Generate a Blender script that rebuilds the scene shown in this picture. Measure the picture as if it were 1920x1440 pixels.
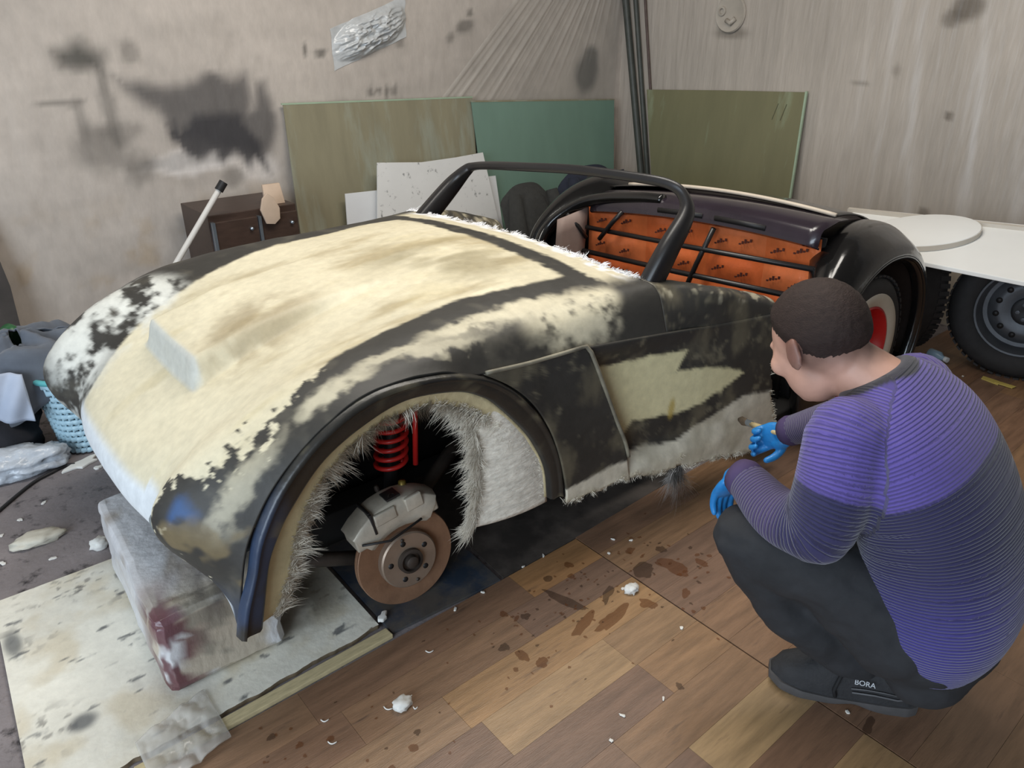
import bpy, bmesh, math, random
import numpy as np
from mathutils import Vector, Matrix

random.seed(11)
for o in list(bpy.data.objects):
    bpy.data.objects.remove(o)
SC = bpy.context.scene
COL = SC.collection

# ------------------------------------------------------------------ camera
cd = bpy.data.cameras.new('camera')
cd.sensor_fit = 'HORIZONTAL'
cd.sensor_width = 36.0
cd.lens = 1400.0 / 1920.0 * 36.0
cam = bpy.data.objects.new('camera', cd)
cam.location = (-0.80, -1.95, 1.45)
cam.rotation_euler = (math.radians(90 - 25.508), 0, math.radians(-40))
COL.objects.link(cam)
SC.camera = cam

# ------------------------------------------------------------------ world, lights, exposure
w = bpy.data.worlds.new('world')
SC.world = w
w.use_nodes = True
w.node_tree.nodes['Background'].inputs[0].default_value = (0.80, 0.83, 0.90, 1)
w.node_tree.nodes['Background'].inputs[1].default_value = 0.30


def area(name, loc, target, sx, sy, power, col):
    l = bpy.data.lights.new(name, 'AREA')
    l.shape = 'RECTANGLE'
    l.size, l.size_y = sx, sy
    l.energy = power
    l.color = col
    o = bpy.data.objects.new(name, l)
    o.location = loc
    d = Vector(target) - Vector(loc)
    o.rotation_euler = d.to_track_quat('-Z', 'Y').to_euler()
    COL.objects.link(o)
    return o


area('gate_daylight', (-3.9, -2.3, 1.6), (0.1, -0.3, 0.5), 3.2, 2.4, 150, (0.74, 0.87, 1.0))
area('ceiling_lamp', (0.3, 0.1, 2.9), (0.3, 0.1, 0.0), 1.9, 0.5, 34, (1.0, 0.95, 0.87))
area('ceiling_lamp', (1.25, -0.5, 2.9), (1.25, -0.5, 0.0), 1.9, 0.5, 28, (1.0, 0.95, 0.87))
SC.view_settings.view_transform = 'Standard'
SC.view_settings.look = 'None'
SC.view_settings.exposure = 0.25
SC.view_settings.gamma = 1.0
SC.view_settings.use_curve_mapping = False


# ------------------------------------------------------------------ numeric helpers
def lin(r, g, b):
    return tuple(((v / 255.0) / 12.92 if v / 255.0 <= 0.04045 else ((v / 255.0 + 0.055) / 1.055) ** 2.4) for v in (r, g, b))


_perm = np.random.default_rng(5).permutation(4096)


def _hash(i, j, k):
    return _perm[(_perm[(_perm[i & 4095] + j) & 4095] + k) & 4095] / 4095.0


def vnoise(P):
    P = np.asarray(P, float)
    I = np.floor(P).astype(int)
    F = P - I
    F = F * F * (3 - 2 * F)
    r = 0
    for a in (0, 1):
        for b in (0, 1):
            for c in (0, 1):
                wgt = (F[..., 0] if a else 1 - F[..., 0]) * (F[..., 1] if b else 1 - F[..., 1]) * (F[..., 2] if c else 1 - F[..., 2])
                r = r + wgt * _hash(I[..., 0] + a, I[..., 1] + b, I[..., 2] + c)
    return r


def fbm(P, scale=1.0, octv=4, seed=0.0):
    P = np.asarray(P, float) * scale + seed * 17.31 + 100.0
    s, a, t = 0, 1.0, 0
    for _ in range(octv):
        s = s + a * vnoise(P)
        t += a
        a *= 0.5
        P = P * 2.03 + 3.7
    return s / t          # 0..1


def sstep(a, b, x):
    t = np.clip((x - a) / (b - a), 0, 1)
    return t * t * (3 - 2 * t)


def catmull(P, n):
    """P (K, ...) control points -> n points along the first axis"""
    P = np.asarray(P, float)
    K = len(P)
    t = np.linspace(0, K - 1, n)
    i = np.clip(np.floor(t).astype(int), 0, K - 2)
    f = (t - i).reshape((-1,) + (1,) * (P.ndim - 1))
    p1, p2 = P[i], P[i + 1]
    p0 = np.where((i == 0).reshape(f.shape), 2 * p1 - p2, P[np.clip(i - 1, 0, K - 1)])
    p3 = np.where((i == K - 2).reshape(f.shape), 2 * p2 - p1, P[np.clip(i + 2, 0, K - 1)])
    return 0.5 * ((2 * p1) + (-p0 + p2) * f + (2 * p0 - 5 * p1 + 4 * p2 - p3) * f ** 2 + (-p0 + 3 * p1 - 3 * p2 + p3) * f ** 3)


def inpoly(px, py, poly):
    px = np.asarray(px, float)
    py = np.asarray(py, float)
    r = np.zeros(px.shape, bool)
    n = len(poly)
    for i in range(n):
        x1, y1 = poly[i]
        x2, y2 = poly[(i + 1) % n]
        c = ((y1 > py) != (y2 > py)) & (px < (x2 - x1) * (py - y1) / (y2 - y1 + 1e-12) + x1)
        r ^= c
    return r


def polydist(px, py, poly):
    """signed distance, positive inside"""
    px = np.asarray(px, float)
    py = np.asarray(py, float)
    d = np.full(px.shape, 1e9)
    n = len(poly)
    for i in range(n):
        ax, ay = poly[i]
        bx, by = poly[(i + 1) % n]
        L = (bx - ax) ** 2 + (by - ay) ** 2 + 1e-12
        t = np.clip(((px - ax) * (bx - ax) + (py - ay) * (by - ay)) / L, 0, 1)
        d = np.minimum(d, np.hypot(px - ax - t * (bx - ax), py - ay - t * (by - ay)))
    return np.where(inpoly(px, py, poly), d, -d)


# ------------------------------------------------------------------ mesh helpers
def frames(pts, closed=False):
    P = [Vector(p) for p in pts]
    n = len(P)
    T = []
    for i in range(n):
        a = P[i - 1] if (i > 0 or closed) else P[i]
        b = P[(i + 1) % n] if (i < n - 1 or closed) else P[i]
        T.append((b - a).normalized())
    up = Vector((0, 0, 1)) if abs(T[0].z) < 0.9 else Vector((1, 0, 0))
    N = (up - T[0] * up.dot(T[0])).normalized()
    out = []
    for i in range(n):
        N = (N - T[i] * N.dot(T[i]))
        N.normalize()
        out.append((P[i], N.copy(), T[i].cross(N)))
    return out


class MB:
    def __init__(s):
        s.V, s.F = [], []

    def add(s, V, F):
        b = len(s.V)
        s.V += [tuple(v) for v in V]
        s.F += [tuple(i + b for i in f) for f in F]
        return s

    def box(s, c, size, rot=None):
        sx, sy, sz = [v / 2 for v in size]
        V = [Vector((x, y, z)) for x in (-sx, sx) for y in (-sy, sy) for z in (-sz, sz)]
        if rot is not None:
            V = [rot @ v for v in V]
        V = [v + Vector(c) for v in V]
        return s.add(V, [(0, 1, 3, 2), (4, 6, 7, 5), (0, 4, 5, 1), (2, 3, 7, 6), (0, 2, 6, 4), (1, 5, 7, 3)])

    def tube(s, pts, r, seg=10, cap=True, closed=False, flat=1.0):
        fr = frames(pts, closed)
        n = len(fr)
        rs = r if hasattr(r, '__len__') else [r] * n
        V, F = [], []
        for (p, N, B), ra in zip(fr, rs):
            for k in range(seg):
                a = 2 * math.pi * k / seg
                V.append(p + N * (math.cos(a) * ra) + B * (math.sin(a) * ra * flat))
        m = n if closed else n - 1
        for i in range(m):
            j = (i + 1) % n
            for k in range(seg):
                l = (k + 1) % seg
                F.append((i * seg + k, i * seg + l, j * seg + l, j * seg + k))
        if cap and not closed:
            F.append(tuple(range(seg))[::-1])
            F.append(tuple(range((n - 1) * seg, n * seg)))
        return s.add(V, F)

    def lathe(s, prof, o, ax, seg=32, capends=False):
        """prof: list of (radius, height along ax)"""
        ax = Vector(ax).normalized()
        u = ax.orthogonal().normalized()
        v = ax.cross(u)
        o = Vector(o)
        V, F = [], []
        for (r, h) in prof:
            for k in range(seg):
                a = 2 * math.pi * k / seg
                V.append(o + ax * h + u * (r * math.cos(a)) + v * (r * math.sin(a)))
        for i in range(len(prof) - 1):
            for k in range(seg):
                l = (k + 1) % seg
                F.append((i * seg + k, i * seg + l, (i + 1) * seg + l, (i + 1) * seg + k))
        if capends:
            F.append(tuple(range(seg))[::-1])
            F.append(tuple(range((len(prof) - 1) * seg, len(prof) * seg)))
        return s.add(V, F)

    def grid(s, P, cu=False, cv=False):
        nu, nv = P.shape[:2]
        F = []
        for i in range(nu if cu else nu - 1):
            for j in range(nv if cv else nv - 1):
                a, b = (i + 1) % nu, (j + 1) % nv
                F.append((i * nv + j, a * nv + j, a * nv + b, i * nv + b))
        return s.add(P.reshape(-1, 3), F)

    def prism(s, poly, fn, t0, t1):
        """poly of 2-D points, fn(u, v, t) -> 3-D"""
        n = len(poly)
        V = [fn(u, v, t0) for u, v in poly] + [fn(u, v, t1) for u, v in poly]
        F = [tuple(range(n))[::-1], tuple(range(n, 2 * n))]
        for i in range(n):
            j = (i + 1) % n
            F.append((i, j, n + j, n + i))
        return s.add(V, F)

    def blob(s, c, r, amp=0.2, freq=3.0, sub=3, seed=0, flat=0.0):
        bm = bmesh.new()
        bmesh.ops.create_icosphere(bm, subdivisions=sub, radius=1.0)
        P = np.array([v.co for v in bm.verts])
        F = [tuple(v.index for v in f.verts) for f in bm.faces]
        bm.free()
        nz = fbm(P, freq, 3, seed) - 0.5
        rid = 0.5 - np.abs(fbm(P, freq * 1.7, 3, seed + 3) - 0.5) * 2
        P = P * (1 + amp * (nz * 2 + rid * 0.8))[:, None]
        P = P * np.array(r)
        if flat:
            P[:, 2] = np.maximum(P[:, 2], -flat)
        return s.add(P + np.array(c), F)

    def build(s, name, mat, parent=None, smooth=True, cols=None, bevel=0, auto=None, thick=0, sub=0):
        me = bpy.data.meshes.new(name)
        me.from_pydata([tuple(map(float, v)) for v in s.V], [], s.F)
        bm = bmesh.new()
        bm.from_mesh(me)
        bmesh.ops.recalc_face_normals(bm, faces=bm.faces)
        if bevel:
            bmesh.ops.bevel(bm, geom=[e for e in bm.edges if len(e.link_faces) == 2 and e.calc_face_angle(0) > 0.5],
                            offset=bevel, segments=2, affect='EDGES', profile=0.6)
        bm.to_mesh(me)
        bm.free()
        if cols is not None:
            a = me.color_attributes.new('Col', 'FLOAT_COLOR', 'POINT')
            c4 = np.ones((len(me.vertices), 4))
            c4[:, :3] = cols
            a.data.foreach_set('color', c4.ravel())
        if smooth:
            me.polygons.foreach_set('use_smooth', [True] * len(me.polygons))
            if auto is not None:
                me.set_sharp_from_angle(angle=math.radians(auto))
        return link(name, me, mat, parent, thick, sub)


def link(name, me, mat, parent=None, thick=0, sub=0):
    o = bpy.data.objects.new(name, me)
    COL.objects.link(o)
    if mat is not None:
        me.materials.clear()
        me.materials.append(mat)
    if parent is not None:
        setp(o, parent)
    if thick:
        md = o.modifiers.new('thickness', 'SOLIDIFY')
        md.thickness = thick
        md.offset = 0
    if sub:
        md = o.modifiers.new('subdivision', 'SUBSURF')
        md.levels = md.render_levels = sub
    return o


_wm = {}


def setp(o, parent):
    o.parent = parent
    if parent.name in _wm:
        o.matrix_parent_inverse = _wm[parent.name].inverted()


def thing(name, label, cat, loc=(0, 0, 0), group=None):
    o = bpy.data.objects.new(name, None)
    o.empty_display_size = 0.1
    COL.objects.link(o)
    o.location = loc
    _wm[o.name] = Matrix.Translation(Vector(loc))
    return tag(o, label, cat, group)


def tag(o, label=None, cat=None, group=None, kind=None):
    if label:
        o['label'] = label
    if cat:
        o['category'] = cat
    if group:
        o['group'] = group
    if kind:
        o['kind'] = kind
    return o


def remesh(mb, voxel, smooth=6, fac=0.5):
    """fuse the overlapping closed shapes of mb into one continuous skin"""
    me = bpy.data.meshes.new('tmp')
    me.from_pydata([tuple(map(float, v)) for v in mb.V], [], mb.F)
    o = bpy.data.objects.new('tmp', me)
    COL.objects.link(o)
    m = o.modifiers.new('r', 'REMESH')
    m.mode = 'VOXEL'
    m.voxel_size = voxel
    if smooth:
        m = o.modifiers.new('s', 'SMOOTH')
        m.iterations = smooth
        m.factor = fac
    dg = bpy.context.evaluated_depsgraph_get()
    dg.update()
    out = bpy.data.meshes.new_from_object(o.evaluated_get(dg))
    bpy.data.objects.remove(o)
    bpy.data.meshes.remove(me)
    out.polygons.foreach_set('use_smooth', [True] * len(out.polygons))
    return out


def paint(me, cols):
    a = me.color_attributes.new('Col', 'FLOAT_COLOR', 'POINT')
    c4 = np.ones((len(me.vertices), 4))
    c4[:, :3] = cols
    a.data.foreach_set('color', c4.ravel())


def coords(me):
    a = np.zeros(len(me.vertices) * 3)
    me.vertices.foreach_get('co', a)
    return a.reshape(-1, 3)


# ------------------------------------------------------------------ materials
def mat(name, col=(0.5, 0.5, 0.5), rough=0.6, metal=0.0, var=0.2, scale=12.0, bump=0.0, bscale=60.0, coat=0.0,
        attr=False, stretch=None, dark=None, dscale=5.0, damt=0.0, spec=0.5, alpha=1.0, trans=0.0, objcol=False, sheen=0.0):
    m = bpy.data.materials.new(name)
    m.use_nodes = True
    nt = m.node_tree
    b = nt.nodes['Principled BSDF']
    N = nt.nodes.new
    L = nt.links.new
    tc = N('ShaderNodeTexCoord').outputs['Object']
    if stretch:
        mp = N('ShaderNodeMapping')
        mp.inputs['Scale'].default_value = stretch
        L(tc, mp.inputs[0])
        tcs = mp.outputs[0]
    else:
        tcs = tc
    if attr:
        a = N('ShaderNodeAttribute')
        a.attribute_name = 'Col'
        base = a.outputs['Color']
    elif objcol:
        a = N('ShaderNodeObjectInfo')
        base = a.outputs['Color']
    else:
        a = N('ShaderNodeRGB')
        a.outputs[0].default_value = (*col, 1)
        base = a.outputs[0]
    if dark is not None:
        n2 = N('ShaderNodeTexNoise')
        n2.inputs['Scale'].default_value = dscale
        n2.inputs['Detail'].default_value = 7
        n2.inputs['Roughness'].default_value = 0.65
        L(tcs, n2.inputs['Vector'])
        r2 = N('ShaderNodeValToRGB')
        r2.color_ramp.elements[0].position = 0.62 - damt * 0.3
        r2.color_ramp.elements[1].position = 0.74 - damt * 0.25
        L(n2.outputs['Fac'], r2.inputs[0])
        mx = N('ShaderNodeMix')
        mx.data_type = 'RGBA'
        L(r2.outputs[0], mx.inputs['Factor'])
        L(base, mx.inputs[6])
        mx.inputs[7].default_value = (*dark, 1)
        base = mx.outputs[2]
    if var:
        n = N('ShaderNodeTexNoise')
        n.inputs['Scale'].default_value = scale
        n.inputs['Detail'].default_value = 6
        n.inputs['Roughness'].default_value = 0.6
        L(tcs, n.inputs['Vector'])
        mr = N('ShaderNodeMapRange')
        mr.inputs['From Min'].default_value = 0.25
        mr.inputs['From Max'].default_value = 0.75
        mr.inputs['To Min'].default_value = 1 - var
        mr.inputs['To Max'].default_value = 1 + var
        L(n.outputs['Fac'], mr.inputs[0])
        vm = N('ShaderNodeVectorMath')
        vm.operation = 'SCALE'
        L(base, vm.inputs[0])
        L(mr.outputs[0], vm.inputs['Scale'])
        base = vm.outputs[0]
    L(base, b.inputs['Base Color'])
    b.inputs['Roughness'].default_value = rough
    b.inputs['Metallic'].default_value = metal
    b.inputs['Specular IOR Level'].default_value = spec
    b.inputs['Coat Weight'].default_value = coat
    b.inputs['Coat Roughness'].default_value = 0.12
    b.inputs['Alpha'].default_value = alpha
    b.inputs['Transmission Weight'].default_value = trans
    b.inputs['Sheen Weight'].default_value = sheen
    if bump:
        nb = N('ShaderNodeTexNoise')
        nb.inputs['Scale'].default_value = bscale
        nb.inputs['Detail'].default_value = 5
        L(tcs, nb.inputs['Vector'])
        bp = N('ShaderNodeBump')
        bp.inputs['Strength'].default_value = 1.0
        bp.inputs['Distance'].default_value = bump
        L(nb.outputs['Fac'], bp.inputs['Height'])
        L(bp.outputs[0], b.inputs['Normal'])
    return m


# ================================================================== THE SETTING
XR, YL = 3.42, 1.90          # right wall plane x, left wall plane y
m_floor = mat('worn_grey_floor', lin(132, 124, 124), rough=0.62, var=0.28, scale=5, bump=0.002, bscale=70, dark=lin(52, 48, 50), dscale=16, damt=0.25)
mb = MB()
mb.grid(np.array([[(x, y, 0.0) for y in np.linspace(-4.5, YL, 12)] for x in np.linspace(-5, XR, 12)]))
floor = tag(mb.build('floor', m_floor, smooth=False), 'worn grey workshop floor with dark flecks', 'floor', kind='structure')

# printed wood planks of the floor covering -------------------------------
m_plank = mat('plank_surface', objcol=True, rough=0.42, var=0.34, scale=3.2, stretch=(1.6, 13, 1), bump=0.0006, bscale=30,
              dark=lin(78, 60, 48), dscale=1.6, damt=0.12)
PAL = [lin(146, 113, 80), lin(137, 102, 72), lin(126, 92, 68), lin(117, 88, 71), lin(158, 126, 90), lin(141, 105, 70), lin(130, 97, 74)]
prng = random.Random(4)


def plank(x0, x1, y0, y1, col):
    g = 0.0006
    b = MB().box(((x0 + x1) / 2, (y0 + y1) / 2, 0.003), (x1 - x0 - g, y1 - y0 - g, 0.006))
    o = b.build('plank', m_plank, floor, smooth=False)
    mean = np.array(lin(136, 103, 74))
    c_ = np.array(col) * .72 + mean * .28
    c_ = c_ * .86 + c_.mean() * .14
    o.color = (*c_, 1)
    return o


PW = 0.1165
fixed = {0: [(-0.9, PAL[2]), (-0.36, PAL[1]), (0.30, PAL[2]), (0.575, lin(172, 122, 66))],
         1: [(-1.0, PAL[0]), (-0.305, PAL[2]), (0.20, PAL[1]), (0.575, PAL[3])],
         2: [(-0.75, PAL[1]), (-0.10, PAL[0]), (0.575, lin(165, 124, 74))],
         3: [(-0.62, PAL[2]), (-0.071, PAL[3]), (0.33, lin(168, 134, 90)), (0.575, lin(150, 116, 78))],
         4: [(-0.35, PAL[2]), (0.335, PAL[3]), (0.575, lin(150, 112, 72))],
         5: [(-0.2, PAL[1]), (0.12, PAL[6]), (0.575, PAL[5])],
         6: [(-0.3, PAL[0]), (0.24, PAL[3]), (0.575, lin(172, 140, 92))],
         7: [(-0.1, PAL[1]), (0.575, PAL[2])],
         8: [(-0.1, PAL[1]), (0.33, PAL[2]), (0.575, lin(165, 130, 84))]}
for r in range(14):                         # sheet towards the camera
    y1 = -0.622 - r * PW
    if r in fixed:
        x = -1.5
        for xe, c in fixed[r]:
            plank(x, xe, y1 - PW, y1, c)
            x = xe
    else:
        x = -1.2
        while x < 0.57:
            xe = min(0.575, x + prng.uniform(0.35, 0.7))
            if 0.575 - xe < 0.12:
                xe = 0.575
            plank(x, xe, y1 - PW, y1, prng.choice(PAL))
            x = xe
for r in range(17):                         # second sheet beyond the seam
    y1 = -0.603 - r * PW
    x = 0.579
    while x < XR - 0.01:
        xe = min(XR, x + prng.uniform(0.4, 0.8))
        if XR - xe < 0.15:
            xe = XR
        c = prng.choice(PAL[:4] + PAL[5:])
        plank(x, xe, y1 - PW, y1, c)
        x = xe

# walls, with the paint overspray that stained them -----------------------
WALL = lin(190, 180, 170)


def blotch(u, v, cx, cz, rx, rz, soft=0.5):
    return sstep(1 + soft, 1 - soft, np.hypot((u - cx) / rx, (v - cz) / rz))


def wall_mesh(u0, u1, nu, fn):
    us = np.linspace(u0, u1, nu)
    vs = np.linspace(0, 2.9, 146)
    U, V = np.meshgrid(us, vs, indexing='ij')
    return U, V, fn(U, V)


U, V, P = wall_mesh(-3.6, XR, 352, lambda U, V: np.stack([U, np.full_like(U, YL), V], -1))
Q = np.stack([U, V, U * 0], -1)
n1 = fbm(Q, 1.6, 4, 1)
n2 = fbm(Q * np.array([1.2, 4.5, 1]), 3.0, 4, 2)
n3 = fbm(Q, 14, 3, 3)
base = np.array(WALL) * (0.74 + 0.30 * n1 + 0.22 * n2)[..., None]
base = base * (1 - 0.10 * sstep(0.45, 0.8, fbm(Q, 5, 3, 9)))[..., None] * np.array([1.0, 0.99, 0.985])
Uw = U + 0.05 * (fbm(Q, 9, 3, 5) - 0.5) + 0.02 * (n3 - 0.5)
Vw = V + 0.07 * (fbm(Q, 9, 3, 6) - 0.5) + 0.03 * (n3 - 0.5)
soot = [(0.145, 1.263), (0.327, 1.212), (0.435, 1.212), (0.528, 1.25), (0.679, 1.233), (0.732, 1.268), (0.751, 1.182), (0.743, 1.096),
        (0.785, 1.23), (0.833, 1.221), (0.869, 1.038), (0.87, 0.947), (0.80, 0.834), (0.702, 0.87), (0.57, 0.895), (0.471, 0.929),
        (0.36, 1.0), (0.30, 1.06), (0.22, 1.13)]
dk = [(0.308, 1.056), (0.602, 1.087), (0.681, 1.082), (0.769, 0.942), (0.80, 0.80), (0.73, 0.86), (0.70, 0.80), (0.62, 0.885),
      (0.56, 0.83), (0.516, 0.887), (0.438, 0.88), (0.371, 0.95)]


def stain(base, m, col):
    return base * (1 - m[..., None]) + np.array(col) * m[..., None]


drip = fbm(np.stack([U * 26, V * 3, U * 0], -1), 1, 3, 7)
base = stain(base, 0.90 * sstep(-0.04, 0.05, polydist(Uw, Vw, soot)) * sstep(0.2, 0.5, n2 + 0.15), lin(92, 88, 86))
base = stain(base, blotch(Uw, Vw, 0.42, 0.86, 0.20, 0.05) * 0.85, lin(226, 218, 212))
base = stain(base, blotch(Uw, Vw, 0.74, 0.80, 0.11, 0.06) * 0.6, lin(220, 212, 206))
base = stain(base, 0.93 * sstep(-0.02, 0.03, polydist(Uw, Vw + 0.16 * np.maximum(0, drip - 0.5), dk)), lin(62, 60, 62))
bl = [(-0.072, 1.363), (-0.02, 1.37), (0.037, 1.401), (0.103, 1.34), (0.096, 1.286), (0.014, 1.299), (-0.055, 1.308)]
base = stain(base, 0.88 * sstep(-0.05, 0.035, polydist(Uw, Vw, bl)), lin(66, 65, 60))
for cx, cz, rx, rz, a in [(0.095, 1.15, 0.03, 0.16, 0.5), (0.12, 1.02, 0.09, 0.05, 0.4), (-0.10, 1.15, 0.10, 0.018, 0.5),
                          (-0.03, 1.08, 0.025, 0.09, 0.35), (0.02, 0.95, 0.11, 0.10, 0.45), (0.17, 0.86, 0.07, 0.08, 0.45),
                          (0.22, 1.37, 0.05, 0.045, 0.45), (0.60, 0.77, 0.06, 0.05, 0.5), (0.35, 0.87, 0.22, 0.03, 0.35),
                          (1.053, 1.333, 0.012, 0.035, 0.7), (1.143, 1.339, 0.035, 0.02, 0.7), (1.422, 1.145, 0.02, 0.03, 0.6), (1.47, 1.15, 0.014, 0.02, 0.6),
                          (1.575, 1.146, 0.014, 0.03, 0.6), (1.52, 1.14, 0.016, 0.03, 0.6), (2.109, 1.53, 0.02, 0.02, 0.6), (2.07, 1.46, 0.06, 0.04, 0.6),
                          (1.97, 1.40, 0.03, 0.03, 0.5), (1.64, 1.39, 0.03, 0.03, 0.5), (3.08, 1.17, 0.10, 0.12, 0.98), (3.12, 1.25, 0.07, 0.08, 0.95)]:
    base = stain(base, a * blotch(Uw, Vw, cx, cz, rx, rz, 0.45), lin(72, 69, 64) if a < 0.9 else lin(40, 42, 42))
base = stain(base, 0.45 * sstep(0.55, 0.75, fbm(np.stack([U * 3, V * 3, U], -1), 3, 5, 12)) * sstep(0.9, 0.4, V), lin(165, 140, 105))
m_wall = mat('film_covered_wall', attr=True, rough=0.5, var=0.10, scale=22, bump=0.006, bscale=9, stretch=(1, 1, 0.5))
mb = MB()
mb.grid(P)
wall_left = tag(mb.build('wall_left', m_wall, cols=base.reshape(-1, 3)), 'stained off-white wall behind the car, with dark overspray patches', 'wall', kind='structure')

U, V, P = wall_mesh(-4.5, YL, 321, lambda U, V: np.stack([np.full_like(U, XR), U, V], -1))
Q = np.stack([U, V, U * 0], -1)
skew = U - 0.22 * V * np.clip((0.4 - U), 0, 1.5) * 0.6
st = fbm(np.stack([skew * 16, V * 1.1, U * 0], -1), 1, 4, 21)
st2 = fbm(np.stack([skew * 45, V * 2.0, U * 0], -1), 1, 3, 22)
n1 = fbm(Q, 1.3, 4, 23)
base = np.array(lin(184, 173, 161)) * (0.62 + 0.36 * n1 + 0.24 * st + 0.12 * st2)[..., None]
base = stain(base, 0.55 * sstep(0.5, 0.75, st) * sstep(0.5, -0.2, U), lin(205, 200, 196))
base = stain(base, 0.4 * sstep(0.75, 0.35, V + 0.3 * n1), lin(150, 138, 118))
for cx, cz, rx, rz, a in [(-0.30, 1.54, 0.07, 0.06, 0.75), (-0.24, 1.49, 0.05, 0.04, 0.6), (-0.33, 1.05, 0.02, 0.02, 0.7), (0.16, 1.18, 0.05, 0.012, 0.4),
                          (-0.32, 0.56, 0.03, 0.03, 0.6), (-0.02, 1.25, 0.02, 0.03, 0.4), (1.02, 1.42, 0.12, 0.03, 0.5)]:
    base = stain(base, a * blotch(U + 0.03 * (st - 0.5), V, cx, cz, rx, rz, 0.45), lin(88, 78, 66))
mb = MB()
mb.grid(P)
m_wall2 = mat('streaked_film_wall', attr=True, rough=0.42, var=0.08, scale=20, bump=0.010, bscale=7, stretch=(3, 3, 0.35))
wall_right = tag(mb.build('wall_right', m_wall2, cols=base.reshape(-1, 3)), 'greyish wall under streaked masking film, right of the corner', 'wall', kind='structure')

# ceiling and the wall behind the viewer; the gate side stays open to daylight
m_ceil = mat('grey_ceiling', lin(150, 148, 144), rough=.8, var=.1)
mb = MB()
mb.grid(np.array([[(x, y, 2.95) for y in np.linspace(-4.5, YL, 4)] for x in np.linspace(-3.6, XR, 4)]))
tag(mb.build('ceiling', m_ceil, smooth=False), 'plain grey workshop ceiling', 'ceiling', kind='structure')
mb = MB()
mb.grid(np.array([[(x, -4.5, z) for z in np.linspace(0, 2.95, 4)] for x in np.linspace(-1.2, XR, 4)]))
tag(mb.build('wall_near', m_ceil, smooth=False), 'plain grey wall behind the viewer', 'wall', kind='structure')

# ================================================================== THINGS ALONG THE WALLS
# pleated masking film pinned over the left wall near the corner
m_film = mat('masking_film', lin(205, 198, 188), rough=0.28, var=0.12, scale=6, spec=0.6, alpha=0.30)
nu, nv = 150, 34
PP = np.zeros((nu, nv, 3))
for i in range(nu):
    s = i / (nu - 1)
    top = np.array([2.55 + 0.84 * s ** 0.8, 1.70])
    bot = np.array([1.80 + 1.56 * s, 1.0 - 0.03 * math.sin(9 * s)])
    ph = 0.012 * max(0, math.sin(s * 70 + 4 * math.sin(s * 9))) ** 3 + 0.006 * max(0, math.sin(s * 157 + 1)) ** 4
    for j in range(nv):
        t = j / (nv - 1)
        q = top * (1 - t) + bot * t
        PP[i, j] = (q[0], YL - 0.006 - ph * (0.5 + 0.5 * math.sin(t * 2.6 + s * 3)), q[1])
mb = MB()
mb.grid(PP)
tag(mb.build('masking_film', m_film), 'pleated translucent masking film fanned over the wall beside the corner pipes', 'plastic film')
# crumpled wad of clear film on the wall
m_clear = mat('crumpled_clear_film', lin(214, 216, 216), rough=0.2, var=0.2, scale=14, spec=0.8, alpha=0.75)
nu, nv = 70, 40
PP = np.zeros((nu, nv, 3))
for i in range(nu):
    for j in range(nv):
        s, t = i / (nu - 1) - 0.5, j / (nv - 1) - 0.5
        q = np.array([s * 9, t * 4, 2.0])
        fall = max(0, 1 - (abs(2 * s) ** 2.5 + abs(2 * t) ** 2.5))
        rid = (1 - 2 * abs(float(fbm(q * np.array([.55, 2.2, 1]), 1.0, 3, 8)) - .5)) ** 3 + .35 * (1 - 2 * abs(float(fbm(q * np.array([1.2, 4, 1]), 1.0, 2, 18)) - .5)) ** 4
        PP[i, j] = (1.43 + 0.46 * s + 0.02 * float(fbm(q, 1.3, 2, 4)), YL - 0.004 - fall * (0.012 + 0.05 * rid), 1.425 + 0.20 * t + 0.16 * s)
mb = MB()
mb.grid(PP)
tag(mb.build('film_wad', m_clear), 'crumpled wad of clear plastic film stuck high on the stained wall', 'plastic film')

# corner pipes
m_pipe = mat('dark_pipe', lin(70, 72, 66), rough=0.5, var=0.25, scale=20)
m_pipe2 = mat('rusty_thin_pipe', lin(88, 72, 66), rough=0.6, var=0.3, scale=25)
for (yt, yb_, x, r, m, lab) in [(1.857, 1.50, 3.385, 0.024, m_pipe, 'thick dark pipe leaning in the room corner, nearest the teal sheet'),
                                (1.775, 1.46, 3.392, 0.017, m_pipe, 'second dark pipe in the room corner, between the thick pipe and the thin one'),
                                (1.700, 1.40, 3.40, 0.009, m_pipe2, 'thin brownish conduit in the corner, next to the right olive sheet')]:
    k = (yt - yb_) / 1.62
    tag(MB().tube([(x, yb_, 0.0), (x, yb_ + k * 1.0, 1.0), (x, yb_ + k * 2.8, 2.8)], r, 12).build('corner_pipe', m, auto=40), lab, 'pipe', 'pipes in the corner')


# round box under the film on the right wall
def cover():
    t = thing('junction_box', 'round junction box cover under film high on the right wall', 'junction box', (XR, 1.03, 1.51))
    m1 = mat('box_cover', lin(178, 168, 155), rough=0.45, var=0.12)
    MB().lathe([(0.10, 0), (0.105, 0.012), (0.098, 0.022), (0.085, 0.018), (0.0, 0.018)], (XR, 1.03, 1.525), (-1, 0, 0), 40).build('cover', m1, t, auto=35)
    MB().lathe([(0.028, 0.016), (0.026, 0.028), (0.016, 0.03), (0.014, 0.02)], (XR, 1.085, 1.54), (-1, 0, 0), 20).build('screw_boss', m1, t, auto=35)
    MB().tube([(XR - 0.026, 1.045, 1.49), (XR - 0.032, 1.01, 1.475), (XR - 0.026, 0.985, 1.50)], 0.014, 10).build('bracket', m1, t)


cover()

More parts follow.
